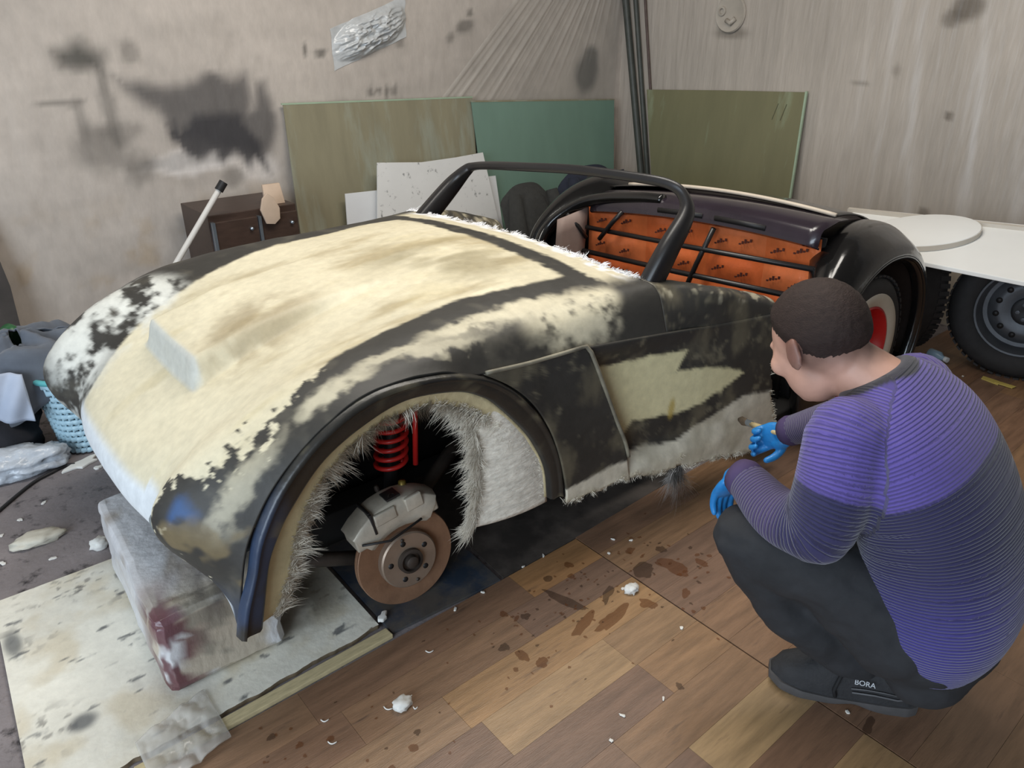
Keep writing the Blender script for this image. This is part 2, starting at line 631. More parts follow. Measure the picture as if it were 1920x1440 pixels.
# leaning sheets ------------------------------------------------------------
m_olive = mat('olive_sheet', lin(140, 133, 109), rough=0.38, var=0.13, scale=2.4, stretch=(5, 5, 0.6), dark=lin(150, 150, 132), dscale=1.5, damt=0.35)
m_teal = mat('teal_sheet', lin(116, 143, 128), rough=0.35, var=0.08, scale=2.0, stretch=(3, 3, 0.8))
m_olive2 = mat('dark_olive_sheet', lin(120, 116, 86), rough=0.36, var=0.10, scale=2.2, stretch=(5, 5, 0.6), dark=lin(135, 140, 112), dscale=1.7, damt=0.1)
m_edge = mat('sheet_edge', lin(158, 176, 150), rough=0.4, var=0.1)


def lean_l(y0, y1, ht):
    return lambda u, v, t: (u, y0 + (y1 - y0) * v / ht + t, v)


def lean_r(x0, x1, ht):
    return lambda u, v, t: (x0 + (x1 - x0) * v / ht + t, u, v)


t = thing('olive_sheet', 'dusty olive fibreglass sheet leaning on the left wall, left of the teal one', 'sheet', (1.5, 1.8, 0))
MB().prism([(0.84, 0.0), (2.04, 0.0), (2.089, 1.075), (0.893, 1.102)], lean_l(1.72, 1.87, 1.1), -0.004, 0.004).build('panel', m_olive, t, smooth=False)
MB().prism([(0.885, 1.098), (2.09, 1.071), (2.09, 1.079), (0.885, 1.106)], lean_l(1.72, 1.87, 1.1), -0.0052, 0.0052).build('top_edge', m_edge, t, smooth=False)
t = thing('teal_sheet', 'blue-green fibreglass sheet leaning between the olive sheet and the corner pipes', 'sheet', (2.7, 1.78, 0))
MB().prism([(2.10, 0.0), (3.22, 0.0), (3.30, 1.0), (2.066, 1.053)], lean_l(1.69, 1.85, 1.1), -0.004, 0.004).build('panel', m_teal, t, smooth=False)
MB().prism([(2.064, 1.049), (3.302, 0.996), (3.302, 1.004), (2.064, 1.058)], lean_l(1.69, 1.85, 1.1), -0.0055, 0.0055).build('top_edge', m_olive, t, smooth=False)
t = thing('olive_sheet', 'green-olive fibreglass sheet leaning on the right wall beside the corner pipes', 'sheet', (3.3, 0.9, 0))
MB().prism([(1.30, 0.0), (0.36, 0.0), (0.45, 1.12), (1.0, 1.10), (1.617, 1.072)], lean_r(3.24, 3.39, 1.1), -0.004, 0.004).build('panel', m_olive2, t, smooth=False)
MB().prism([(0.352, 0.0), (0.362, 0.0), (0.455, 1.125), (0.443, 1.125)], lean_r(3.24, 3.39, 1.1), -0.0065, 0.0065).build('side_edge', m_edge, t, smooth=False)
m_mark = mat('pencil_mark', lin(84, 82, 58), rough=0.6, var=0.1)
for dy in (0, 0.055):
    MB().prism([(0.57 + dy, 0.96), (0.575 + dy, 0.96), (0.555 + dy, 1.05), (0.55 + dy, 1.05)], lean_r(3.24, 3.39, 1.1), -0.0052, -0.0042).build('pencil_mark', m_mark, t, smooth=False)

m_white = mat('white_sheet', lin(222, 220, 216), rough=0.5, var=0.05, scale=5, dark=lin(90, 88, 86), dscale=26, damt=0.05)
m_white2 = mat('plain_white_sheet', lin(224, 224, 224), rough=0.45, var=0.05, scale=5)
tag(MB().prism([(1.16, 0.02), (2.14, 0.0), (2.104, 0.287), (2.051, 0.774), (1.85, 0.765), (1.61, 0.762), (1.326, 0.788)], lean_l(1.55, 1.75, 0.9), -0.003, 0.003)
    .build('white_sheet', m_white, smooth=False), 'large speckled white sheet leaning in front of the olive and teal sheets', 'sheet')
tag(MB().prism([(1.05, 0.0), (1.36, 0.0), (1.334, 0.638), (1.124, 0.644)], lean_l(1.63, 1.75, 0.7), -0.003, 0.003)
    .build('white_sheet', m_white2, smooth=False), 'small plain white sheet leaning left of the speckled one', 'sheet')
tag(MB().prism([(1.7, 0.0), (2.17, 0.0), (2.156, 0.3), (2.15, 0.626), (1.7, 0.64)], lean_l(1.60, 1.78, 0.9), -0.002, 0.002)
    .build('white_sheet', m_white2, smooth=False), 'white sheet mostly hidden behind the speckled one, showing a narrow right strip', 'sheet')

# two dark upholstered seats behind the car
m_seat = mat('charcoal_upholstery', lin(52, 52, 50), rough=0.9, var=0.2, scale=40, bump=0.002, bscale=200)
m_seat2 = mat('navy_upholstery', lin(36, 40, 54), rough=0.9, var=0.2, scale=40, bump=0.002, bscale=200)


def seat(cx, cy, wdt, ztop, m, mcen, lab):
    t = thing('car_seat', lab, 'seat', (cx, cy, 0), 'loose seats behind the car')
    def slab(x0, x1, z0, z1, y0, th, name, mm, lean=0.16, rnd=0.09):
        nx, nz = 17, 13
        outs = []
        for sgn in (-1, 1):
            G = np.zeros((nx, nz, 3))
            for i in range(nx):
                for j in range(nz):
                    a, b = i / (nx - 1) * 2 - 1, j / (nz - 1) * 2 - 1
                    e = max(0, 1 - abs(a) ** 5) ** 0.5 * max(0, 1 - abs(b) ** 5) ** 0.5
                    top = 1 - 0.22 * max(0, b) * abs(a) ** 3
                    G[i, j] = ((x0 + x1) / 2 + a * (x1 - x0) / 2 * (1 - 0.06 * (b + 1) / 2), y0 + lean * (b + 1) / 2 + sgn * th * e, z0 + (z1 - z0) * (b + 1) / 2 * top)
            outs.append(G)
        q = MB()
        q.grid(outs[0])
        q.grid(outs[1])
        return q.build(name, mm, t)
    slab(cx - wdt / 2, cx + wdt / 2, 0.12, ztop, cy, 0.07, 'backrest', m)
    slab(cx - wdt * 0.30, cx + wdt * 0.30, 0.16, ztop * 0.97, cy - 0.035, 0.06, 'centre_cushion', mcen)
    for sx in (-1, 1):
        MB().tube([(cx + sx * wdt * 0.40, cy - 0.03, 0.14), (cx + sx * wdt * 0.43, cy - 0.0, ztop * 0.5), (cx + sx * wdt * 0.36, cy + 0.08, ztop * 0.93)], [0.05, 0.06, 0.035], 12).build('side_bolster', m, t)
    MB().box((cx, cy - 0.16, 0.09), (wdt * 0.95, 0.42, 0.16)).build('seat_base', m, t, bevel=0.03)


seat(2.16, 1.30, 0.40, 0.62, m_seat, m_seat, 'charcoal upholstered car seat standing behind the cowl, left of the navy one')
seat(2.72, 1.33, 0.56, 0.66, m_seat2, m_seat, 'navy and charcoal car seat standing behind the windscreen frame')

# brown cabinet with metal-edged drawers
m_cab = mat('dark_brown_wood', lin(66, 50, 42), rough=0.45, var=0.25, scale=6, stretch=(2, 8, 8))
m_alu = mat('aluminium_edge', lin(170, 180, 190), rough=0.3, metal=0.8, var=0.1)
m_wood = mat('pale_plywood', lin(196, 172, 150), rough=0.7, var=0.12, scale=10)
m_black = mat('black_plastic', lin(34, 32, 32), rough=0.5, var=0.2)
t = thing('cabinet', 'dark brown low cabinet with silver-edged doors behind the hood', 'cabinet', (0.5, 1.55, 0))
MB().box((0.51, 1.66, 0.345), (0.42, 0.36, 0.69)).build('body', m_cab, t, bevel=0.004, smooth=False)
for cx, wd in ((0.42, 0.20), (0.625, 0.18)):
    d = MB().box((cx, 1.47, 0.35), (wd, 0.02, 0.62)).build('door', m_cab, t, bevel=0.003, smooth=False)
    MB().box((cx - wd / 2 - 0.006, 1.468, 0.35), (0.014, 0.026, 0.62)).build('metal_edge', m_alu, d, smooth=False)
    MB().lathe([(0.0, 0.0), (0.008, 0.0), (0.008, 0.012), (0.0, 0.014)], (cx + wd * 0.32, 1.46, 0.61), (0, -1, 0), 12).build('knob', m_alu, d)
tag(MB().prism([(0.53, 0.69), (0.545, 0.74), (0.57, 0.765), (0.60, 0.74), (0.622, 0.69), (0.618, 0.64), (0.59, 0.618), (0.55, 0.625)], lambda u, v, q: (u, 1.44 + q, v), -0.006, 0.006)
    .build('wood_offcut', m_wood, bevel=0.002), 'pale oval wooden offcut hanging over the brown cabinet front', 'wood offcut')
tag(MB().prism([(0.592, 0.690), (0.69, 0.690), (0.686, 0.78), (0.60, 0.78)], lambda u, v, q: (u, 1.53 + 0.3 * (v - 0.69) + q, v), -0.008, 0.008)
    .build('wood_offcut', m_wood, bevel=0.002), 'pale square wooden offcut standing on the brown cabinet', 'wood offcut')

# white pole leaning on the wall
t = thing('pole', 'thin white pole with a black end leaning behind the far fender', 'pole', (0.0, 1.45, 0))
a, b = Vector((-0.319, 1.42, 0.0)), Vector((0.373, 1.42, 0.835))
d = (b - a)
MB().tube([a, a + d * 0.97], 0.0125, 12).build('tube', mat('white_plastic_tube', lin(214, 208, 200), rough=0.4, var=0.06), t, auto=40)
MB().tube([a + d * 0.965, b + d * 0.005], 0.019, 12).build('end_cap', m_black, t, auto=40)

# plain dark board standing in for the dark area at the left edge
t = thing('stand_in_dark_board', 'dark narrow board standing in for the dark area at the left picture edge', 'board', (-0.62, 1.8, 0))
MB().prism([(-0.80, 0.0), (-0.50, 0.0), (-0.475, 0.45), (-0.50, 0.80), (-0.80, 0.82)], lean_l(1.70, 1.86, 0.8), -0.01, 0.01).build('panel', mat('dark_brown_board', lin(60, 54, 50), rough=0.7, var=0.4, scale=6), t, smooth=False)

# ------------------------------------------------------------------ white board and oval top on spare wheels
m_wb = mat('white_laminate', lin(240, 240, 237), rough=0.32, var=0.03, scale=4)
m_wbe = mat('white_laminate_edge', lin(196, 188, 176), rough=0.5, var=0.06)


def slope(u, v, t):
    return (u, v, 0.646 + 0.26 * (u - 2.95) + t)


bp = [(2.53, -0.45), (2.742, -0.306), (2.821, -0.201), (2.90, -0.30), (2.994, -0.913), (3.02, -1.5), (2.54, -1.6), (2.532, -1.097), (2.52, -0.681)]
t = thing('white_board', 'big white panel lying across the spare wheels by the right wall', 'board', (2.75, -0.9, 0.6))
MB().prism(bp, slope, 0.0, 0.018).build('panel', m_wb, t, bevel=0.003, smooth=False)
MB().prism([(2.83, -0.19), (2.845, -0.19), (3.035, -1.5), (3.015, -1.5)], slope, 0.018, 0.034).build('rear_lip', m_wbe, t, smooth=False)
ov = [(2.735 + 0.178 * math.cos(a) * 1.0 - 0.02 * math.sin(a), -0.60 + 0.195 * math.sin(a) - 0.05 * math.cos(a)) for a in np.linspace(0, 2 * math.pi, 48, endpoint=False)]
t = thing('oval_top', 'thick oval white table top lying on the white panel behind the black fender', 'table top', (2.735, -0.6, 0.62))
MB().prism([(2.735 + (x - 2.735) * 1.0, y) for x, y in ov], slope, 0.0185, 0.047).build('top', m_wb, t, bevel=0.004)
MB().prism([(2.735 + (x - 2.735) * 1.012, -0.6 + (y + 0.6) * 1.012) for x, y in ov], slope, 0.022, 0.043).build('edge_band', m_wbe, t, smooth=True, auto=30)

m_rub = mat('tyre_rubber', lin(44, 42, 42), rough=0.75, var=0.25, scale=30)
m_steel = mat('painted_steel_rim', lin(92, 94, 98), rough=0.45, metal=0.4, var=0.2, scale=15)
m_hub = mat('dark_hub', lin(38, 38, 40), rough=0.5, metal=0.3)


def tyre_prof(R, r, w):
    h = w / 2
    return [(r, -h * 0.80), (r + 0.012, -h * 0.93), ((R + r) / 2, -h * 1.0), (R - 0.03, -h * 0.95), (R - 0.008, -h * 0.78), (R, -h * 0.5), (R + 0.002, 0), (R, h * 0.5),
            (R - 0.008, h * 0.78), (R - 0.03, h * 0.95), ((R + r) / 2, h * 1.0), (r + 0.012, h * 0.93), (r, h * 0.80)]


def tread(t, c, ax, R, w, n=56, parent=None):
    b = MB()
    ax = Vector(ax).normalized()
    u = ax.orthogonal().normalized()
    v = ax.cross(u)
    for k in range(n):
        a = 2 * math.pi * k / n
        e = u * math.cos(a) + v * math.sin(a)
        tn = ax.cross(e)
        rot = Matrix((tuple(e), tuple(tn), tuple(ax))).transposed()
        for s in (-1, 1):
            b.box(Vector(c) + e * (R - 0.001) + ax * (s * w * 0.33), (0.008, 0.022, w * 0.22), rot)
    o = b.build('tread', m_rub, parent or t, smooth=False)
    return tag(o, kind='stuff')


def spare_wheel(c, ax, lab, rim=True):
    t = thing('spare_wheel', lab, 'wheel', (c[0], c[1], 0), 'spare wheels by the right wall')
    ty = MB().lathe(tyre_prof(0.308, 0.195, 0.20), c, ax, 56).build('tyre', m_rub, t)
    tread(t, c, ax, 0.308, 0.20, parent=ty)
    if rim:
        MB().lathe([(0.196, 0.085), (0.200, 0.095), (0.192, 0.094), (0.178, 0.07), (0.172, 0.03), (0.155, 0.028), (0.13, 0.055), (0.10, 0.062), (0.075, 0.05), (0.0, 0.05)], c, ax, 48).build('rim', m_steel, t, auto=40)
        A = Vector(ax).normalized()
        u = A.orthogonal().normalized()
        v = A.cross(u)
        for k in range(12):
            a = 2 * math.pi * k / 12
            p = Vector(c) + (u * math.cos(a) + v * math.sin(a)) * 0.118
            MB().lathe([(0.0, 0.0595), (0.013, 0.0595), (0.013, 0.064), (0.0, 0.0645)], p, ax, 12).build('vent_hole', m_black, t)
        MB().lathe([(0.062, 0.048), (0.060, 0.072), (0.045, 0.078), (0.02, 0.07), (0.0, 0.07)], c, ax, 24).build('hub_cap', m_hub, t, auto=40)
        for k in range(5):
            a = 2 * math.pi * k / 5 + 0.3
            p = Vector(c) + (u * math.cos(a) + v * math.sin(a)) * 0.034
            MB().lathe([(0.009, 0.068), (0.009, 0.084), (0.0, 0.085)], p, ax, 6).build('wheel_nut', m_steel, t, auto=30)


spare_wheel((3.02, -1.01, 0.309), (-0.97, -0.22, 0.06), 'spare wheel with perforated steel rim under the white panel, at the right edge')
spare_wheel((2.95, -0.465, 0.309), (-0.72, 0.69, 0.0), 'dark spare tyre standing behind the whitewalled rear wheel', rim=False)


# ================================================================== THE CAR
CREAM = np.array(lin(214, 205, 178))
BLACK = np.array(lin(52, 50, 46))
MATT = np.array(lin(216, 208, 188))
m_body = mat('glassfibre_body', attr=True, rough=0.55, var=0.11, scale=36, bump=0.0012, bscale=30, spec=0.45)
m_blk = mat('gloss_black_paint', lin(20, 19, 19), rough=0.16, var=0.15, scale=10, coat=0.5, bump=0.0008, bscale=35)
m_satin = mat('satin_black_metal', lin(36, 34, 34), rough=0.33, var=0.15, scale=14)
m_matt = mat('raw_glass_mat', lin(226, 219, 204), rough=0.8, var=0.25, scale=70, bump=0.004, bscale=110, stretch=(.35, 1, 1.0))
m_mat2 = mat('glass_fibres', lin(214, 205, 188), rough=0.7, var=0.15, scale=40)
m_dark = mat('dark_chassis', lin(26, 24, 23), rough=0.75, var=0.3, scale=10)
car = thing('roadster', 'unfinished open two-seater car body in cream and black glass fibre, front wheel off', 'car', (0.8, 0.0, 0.0))

# ---- front shell: longitudinal lines, centre to wheel arch lip (x, |y|, z)
LN = [
    [(-.500, .00, .360), (-.545, .00, .420), (-.525, .00, .495), (-.42, .00, .565), (-.25, .00, .655), (-.10, .00, .720), (.10, .00, .780), (.30, .00, .820), (.50, .00, .838), (.70, .00, .830), (.84, .00, .806)],
    [(-.497, .19, .360), (-.540, .19, .420), (-.520, .19, .497), (-.42, .19, .572), (-.25, .20, .662), (-.10, .20, .724), (.10, .21, .780), (.30, .21, .815), (.50, .22, .830), (.70, .23, .822), (.838, .24, .801)],
    [(-.485, .36, .350), (-.520, .36, .420), (-.500, .36, .510), (-.41, .365, .600), (-.25, .37, .690), (-.10, .375, .742), (.10, .38, .780), (.30, .39, .803), (.50, .40, .812), (.70, .42, .806), (.825, .44, .793)],
    [(-.455, .455, .350), (-.530, .465, .435), (-.535, .475, .535), (-.43, .485, .635), (-.25, .495, .722), (-.10, .50, .762), (.10, .505, .785), (.30, .51, .794), (.50, .525, .793), (.70, .555, .790), (.83, .585, .786)],
    [(-.450, .555, .300), (-.472, .575, .395), (-.475, .580, .500), (-.395, .582, .610), (-.25, .585, .702), (-.10, .59, .750), (.09, .595, .763), (.25, .60, .756), (.50, .612, .756), (.70, .632, .760), (.835, .650, .762)],
    [(-.455, .612, .262), (-.437, .632, .395), (-.405, .635, .495), (-.332, .637, .600), (-.222, .639, .690), (-.090, .640, .737), (.080, .641, .728), (.205, .642, .690), (.50, .652, .677), (.70, .674, .656), (.84, .692, .645)],
]
C = np.array(LN)                                         # (L, K, 3)
NU, NV = 300, 130
G = catmull(np.swapaxes(C, 0, 1), NU)                    # (NU, L, 3)
G = np.swapaxes(catmull(np.swapaxes(G, 0, 1), NV), 0, 1)  # (NU, NV, 3) centre -> lip
near = G.copy()
near[..., 1] *= -1
fw = sstep(-.05, -.40, G[..., 0]) * sstep(.30, .48, np.abs(G[..., 1]))      # the far wing nose reaches a little further
G = G.copy()
G[..., 0] -= .026 * fw
G[..., 1] *= 1 + .025 * fw
G[..., 2] += .012 * fw
shell = np.concatenate([G[:, ::-1], near[:, 1:]], axis=1)


def scoop(x, y):
    wy = sstep(0.205, 0.165, np.abs(y - 0.05 + 0.10 * (x + .3)))
    rise = sstep(-0.328, -0.306, x) * np.clip(1 - (x + 0.31) / 0.62, 0, 1) ** 1.15
    return 0.070 * wy * rise


hoodsel = sstep(-0.50, -0.44, shell[..., 0])
shell[..., 2] += scoop(shell[..., 0], shell[..., 1]) * hoodsel
Pn = shell.reshape(-1, 3)
shell[..., 2] += ((fbm(Pn, 7, 3, 31) - 0.5) * 0.008).reshape(shell.shape[:2]) * hoodsel


def mixc(base, m, col):
    m = np.clip(m, 0, 1)[..., None]
    return base * (1 - m) + np.array(col) * m


def shell_cols(S):
    x, y, z = S[..., 0], S[..., 1], S[..., 2]
    nz = fbm(S, 11, 5, 41)
    nf = fbm(S, 34, 4, 42)
    edge = 0.014 * (nz - 0.5) + 0.026 * (nf - 0.5) + 0.020 * (fbm(S, 75, 3, 48) - 0.5)
    c = np.zeros(S.shape) + BLACK * (0.7 + 0.7 * fbm(S, 6, 4, 43))[..., None]
    c = mixc(c, 0.5 * sstep(0.55, 0.75, fbm(S, 16, 4, 55)), lin(88, 84, 74))
    ys = np.interp(x, [-.56, -.50, -.45, -.38, -.30, -.22, -.15, -.10, .017, .15, .29, .45, .61, .9], [.43, .48, .53, .555, .565, .54, .50, .482, .458, .44, .43, .452, .462, .46])
    ysf = np.interp(x, [-.56, -.50, -.37, -.307, -.244, -.154, -.056, .08, .178, .32, .61, .9], [.25, .265, .332, .348, .36, .373, .403, .428, .437, .41, .43, .43])
    inside = np.where(y < 0, ys, ysf) - np.abs(y)
    wob = np.where((y < 0) & (x < -.12), 1.6 + 3.2 * sstep(-.12, -.3, x), 0.5)
    hoodm = sstep(-0.006, 0.010, inside + edge * wob) * sstep(0.652, 0.630, x + edge)
    cream = CREAM * (0.86 + 0.26 * fbm(S, 4, 4, 44))[..., None]
    cream = mixc(cream, 0.62 * sstep(0.50, 0.72, fbm(S * np.array([1.0, 3.2, 1]), 3.2, 5, 45)) * sstep(-0.35, -0.1, x), lin(150, 132, 92))
    cream = mixc(cream, 0.35 * sstep(0.55, 0.75, fbm(S * np.array([.8, 3.0, 1]), 4, 4, 46)), lin(190, 176, 134))
    cream = mixc(cream, .7 * sstep(-.335, -.325, x) * sstep(-.296, -.306, x) * sstep(.21, .18, np.abs(y - .05)), lin(196, 200, 198))  # cool daylight on the scoop's front face, put into the colour
    # dirt smear behind the scoop, thin paint line across the hood
    cream = mixc(cream, 0.55 * blotch(x + edge * 2, y + edge * 2, -0.13, -0.10, 0.16, 0.12, 0.6) * sstep(0.35, 0.6, nz), lin(128, 108, 74))
    cream = mixc(cream, 0.60 * blotch(x + edge * 2, y + edge * 2, 0.43, -0.15, 0.19, 0.24, 0.6) * sstep(0.3, 0.62, fbm(S * np.array([1, 2.5, 1]), 5, 4, 47)), lin(120, 108, 74))
    c = c * (1 - hoodm[..., None]) + cream * hoodm[..., None]
    # cream band and bright fuzz along the cowl edge
    band = sstep(0.715, 0.735, x + 0.02 * np.abs(y) + edge) * sstep(0.60, 0.50, np.abs(y) + edge)
    c = mixc(c, band * 0.92, CREAM * 1.02)
    edgec = sstep(0.792, 0.815, x + 0.05 * np.abs(y) + edge) * sstep(0.60, 0.50, np.abs(y))
    c = mixc(c, edgec * sstep(0.35, 0.55, nf), lin(236, 236, 236))
    # cream putty patches on the fenders: (x, y, rx, ry, amount)
    for (cx, cy, rx, ry, a) in [(-.16, -.585, .10, .022, .75), (.0, -.56, .12, .016, .7), (.13, -.585, .12, .018, .65), (.26, -.545, .16, .022, .9), (.42, -.555, .14, .030, 1.0), (.52, -.60, .13, .045, 1.0), (.62, -.60, .08, .05, .9),
                                (-.40, -.595, .10, .02, .6), (-.36, .45, .15, .13, 1.0), (-.26, .42, .10, .08, 1.0), (-.47, .42, .08, .14, .9), (-.47, .56, .05, .06, .7)]:
        k = blotch(x + 0.05 * (nz - 0.5), y + 0.05 * (nf - 0.5), cx, cy, rx, ry, 0.5) * (sstep(.46, .54, z + .08 * (nz - .5)) if cy < 0 else 1)
        thr = 0.34 if cy < 0 else 0.42
        c = mixc(c, a * k * sstep(thr, thr + 0.14, nz * 0.6 + nf * 0.4), CREAM * 0.97 if cy < 0 else np.array(lin(214, 214, 206)))
    # blue gelcoat showing through
    c = mixc(c, 0.8 * blotch(x + .04 * (nz - .5), z + .05 * (nf - .5), -.505, .545, .028, .024, .6) * sstep(-.50, -.52, y), lin(48, 88, 140))
    c = mixc(c, 0.35 * sstep(.40, .30, z) * sstep(-.40, -.44, x) * sstep(-.42, -.46, y), lin(60, 84, 116))
    # pale cool-white nose face
    face = sstep(-.455, -.485, x - 0.10 * np.clip(np.abs(y) - .36, 0, 1)) * sstep(.505, .475, z - 0.02 * (np.abs(y) > .3)) * sstep(.40, .385, np.abs(y)) * sstep(.30, .27, y)
    c = mixc(c, face, lin(224, 228, 230))
    # daylight painted pale along the fender return lip, brown putty on the fender front
    lip = np.zeros(x.shape)
    lip[:9] = 1
    c = mixc(c, lip * sstep(.34, .37, np.abs(y)) * sstep(.60, .58, np.abs(y)) * .9, lin(206, 212, 216))
    c = mixc(c, .7 * sstep(.52, .62, fbm(S, 13, 3, 57)) * sstep(.56, .50, z) * sstep(-.36, -.42, x) * (1 - lip) * sstep(-.40, -.45, y), lin(128, 112, 80))
    return c


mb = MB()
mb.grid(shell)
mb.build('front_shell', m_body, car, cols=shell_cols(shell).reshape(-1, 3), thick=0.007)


# ---- side panels
def yb(x):
    return np.interp(x, [.2, .4, .65, 1.0, 1.4], [.642, .648, .672, .720, .757])


ARCH = catmull([(.205, .690), (.290, .632), (.360, .560), (.415, .470), (.450, .380), (.472, .300), (.486, .235), (.490, .200)], 60)
STEP = catmull([(.541, .677), (.575, .605), (.612, .522), (.655, .425), (.700, .325), (.735, .195)], 60)
REAR = catmull([(1.325, .615), (1.328, .50), (1.336, .405), (1.365, .29), (1.398, .193), (1.41, .093)], 60)
SKIRT = ([.35, .417, .585, .704, .93, 1.093, 1.205, 1.336, 1.45], [.235, .249, .265, .274, .265, .317, .361, .338, .33])
VENT = [(0.50, 0.66), (0.63, 0.585), (0.772, 0.588), (0.936, 0.574), (0.915, 0.54), (0.902, 0.512), (1.017, 0.503), (1.10, 0.482), (1.19, 0.443), (1.10, .405), (1.012, 0.375), (0.922, 0.362), (0.85, .372), (0.76, 0.376),
        (0.735, 0.34), (0.72, 0.28), (0.60, 0.30)]


def side_cols(S, isB):
    x, y, z = S[..., 0], S[..., 1], S[..., 2]
    nz = fbm(S, 11, 5, 61)
    nf = fbm(S, 40, 4, 62)
    c = np.zeros(S.shape) + BLACK * (0.8 + 0.9 * fbm(S, 7, 4, 63))[..., None]
    c = mixc(c, 0.85 * sstep(0.46, 0.70, fbm(S * np.array([1, 1, .6]), 15, 5, 64)), lin(104, 97, 80))
    c = mixc(c, 0.6 * sstep(0.56, 0.70, nf * .6 + nz * .4), lin(132, 124, 102))
    if isB:
        c = mixc(c, sstep(-0.006, 0.006, polydist(x + .012 * (nz - .5), z + .022 * (nf - .5), VENT)), lin(224, 213, 168))
        c = mixc(c, 0.8 * blotch(x, z, .90, .385, .012, .035, .4), lin(186, 160, 80))
    sk = np.interp(x, *SKIRT) + 0.03 * (nz - .5) + 0.02 * (nf - .5)
    raw = MATT * (0.78 + 0.50 * fbm(S * np.array([1, 1, .4]), 45, 3, 65))[..., None]
    raw = mixc(raw, 0.35 * sstep(.45, .7, nz), lin(140, 128, 96))
    m = sstep(-.004, .008, sk - z)
    c = c * (1 - m[..., None]) + raw * m[..., None]
    return c


def ragged(x, seed):
    q = np.stack([np.asarray(x), np.asarray(x) * 0, np.asarray(x) * 0], -1)
    return (fbm(q, 26, 4, seed) - 0.5) * 0.035


nA, nQ = 44, 60
q = np.linspace(0, 1, nA)[:, None, None]
A2 = ARCH[None] * (1 - q) + STEP[None] * q
A3 = np.stack([A2[..., 0], -(yb(A2[..., 0]) + 0.010 * np.sin(np.pi * np.linspace(0, 1, 60))[None]), A2[..., 1]], -1)
A3[:, -1, 2] += ragged(A3[:, -1, 0], 71)
mb = MB()
mb.grid(A3)
pa = mb.build('front_wing_side', m_body, car, cols=side_cols(A3, False).reshape(-1, 3), thick=0.008)
nB = 110
q = np.linspace(0, 1, nB)[:, None, None]
B2 = STEP[None] * (1 - q) + REAR[None] * q
x, z = B2[..., 0], B2[..., 1]
xs = np.interp(z, STEP[::-1, 1], STEP[::-1, 0])
rec = 0.050 * np.clip(1 - (x - xs) / (0.58), 0, 1) ** 1.3 * sstep(.665, .58, z) * sstep(.20, .30, z)
B3 = np.stack([x, -(yb(x) + 0.010 * np.sin(np.pi * np.linspace(0, 1, 60))[None] - rec), z], -1)
B3[:, -1, 2] += ragged(B3[:, -1, 0], 72) + np.where(np.abs(B3[:, -1, 0] - .945) < .012, .035, 0)
B3[-1, :, 0] += ragged(B3[-1, :, 2] * 1.7, 73)
mb = MB()
mb.grid(B3)
mb.build('door_side', m_body, car, cols=side_cols(B3, True).reshape(-1, 3), thick=0.008)
# the step of the vent, closing the gap behind the raised wing panel
st = np.zeros((60, 3, 3))
st[:, 0] = A3[-1]
st[:, 2] = B3[0]
st[:, 1] = (st[:, 0] + st[:, 2]) / 2
mb = MB()
mb.grid(st)
mb.build('vent_step', m_body, car, cols=np.tile(CREAM * .9, (180, 1)), thick=0.004)
# raised ridge along the top and rear edge of the wing panel
rid = [(a[0], -(yb(a[0]) + .006), a[1]) for a in catmull([(.21, .694), (.371, .682), (.535, .683)], 20)] + [(a[0], -(yb(a[0]) + .014), a[1]) for a in STEP[2:52]]
cc = np.array([mixc(BLACK * 1.2, np.array(float(fbm(np.array(p), 30, 3, 3)) * .8), CREAM * .7) for p in rid])
MB().tube(rid, 0.006, 6).build('panel_ridge', m_body, car, cols=np.repeat(cc, 6, axis=0))

# ---- door top with rolled edge (x from .84 back)
xs = np.linspace(.835, 1.325, 60)
ztop = np.interp(xs, [.835, .95, 1.1, 1.25, 1.325], [.786, .765, .728, .682, .655])
zl5 = np.interp(xs, [.541, 1.325], [.677, .615]) - .012
ybx = yb(xs)
ybx = ybx - np.interp(xs, [.835, 1.0], [0.004, 0.0])
kb = sstep(1.05, .835, xs)
rows = [np.stack([xs, -((ybx - .003) * (1 - kb) + .692 * kb), zl5], -1), np.stack([xs, -(ybx - .003), zl5 * .55 + ztop * .45 - .006], -1), np.stack([xs, -((ybx - .008) * (1 - kb) + .652 * kb), ztop - .016], -1),
        np.stack([xs, -((ybx - .026) * (1 - kb) + .622 * kb), ztop - .003], -1), np.stack([xs, -((ybx - .055) * (1 - kb) + .588 * kb), ztop], -1), np.stack([xs, -(ybx - .085 - .04 * kb), ztop - .012], -1),
        np.stack([xs, -(ybx - .118), ztop - .06], -1), np.stack([xs, -(ybx - .120), ztop - .20], -1), np.stack([xs, -(ybx - .12), ztop * 0 + .25], -1)]
D3 = catmull(np.stack(rows, 0), 40)
prof = shell[-1, ::-1][:52]                                 # the shell's rear edge from the lip up to the crest
tgt = D3[:, 0].copy()
tgt[:20] = prof[np.round(np.linspace(0, 51, 20)).astype(int)]
D3 = D3 + (sstep(1.08, .835, xs)[None, :, None]) * (tgt - D3[:, 0])[:, None]
D3[..., 2] += ((fbm(D3.reshape(-1, 3), 22, 3, 75) - .5) * .008).reshape(D3.shape[:2])
dc = side_cols(D3, False)
fz = fbm(D3, 30, 4, 76)
dc = mixc(dc, .75 * sstep(.55, .68, fz) * sstep(-.02, .01, D3[..., 2] - np.interp(D3[..., 0], xs, ztop) + .03), CREAM * .75)
mb = MB()
mb.grid(D3)
mb.build('door_top', m_body, car, cols=dc.reshape(-1, 3), thick=0.008)

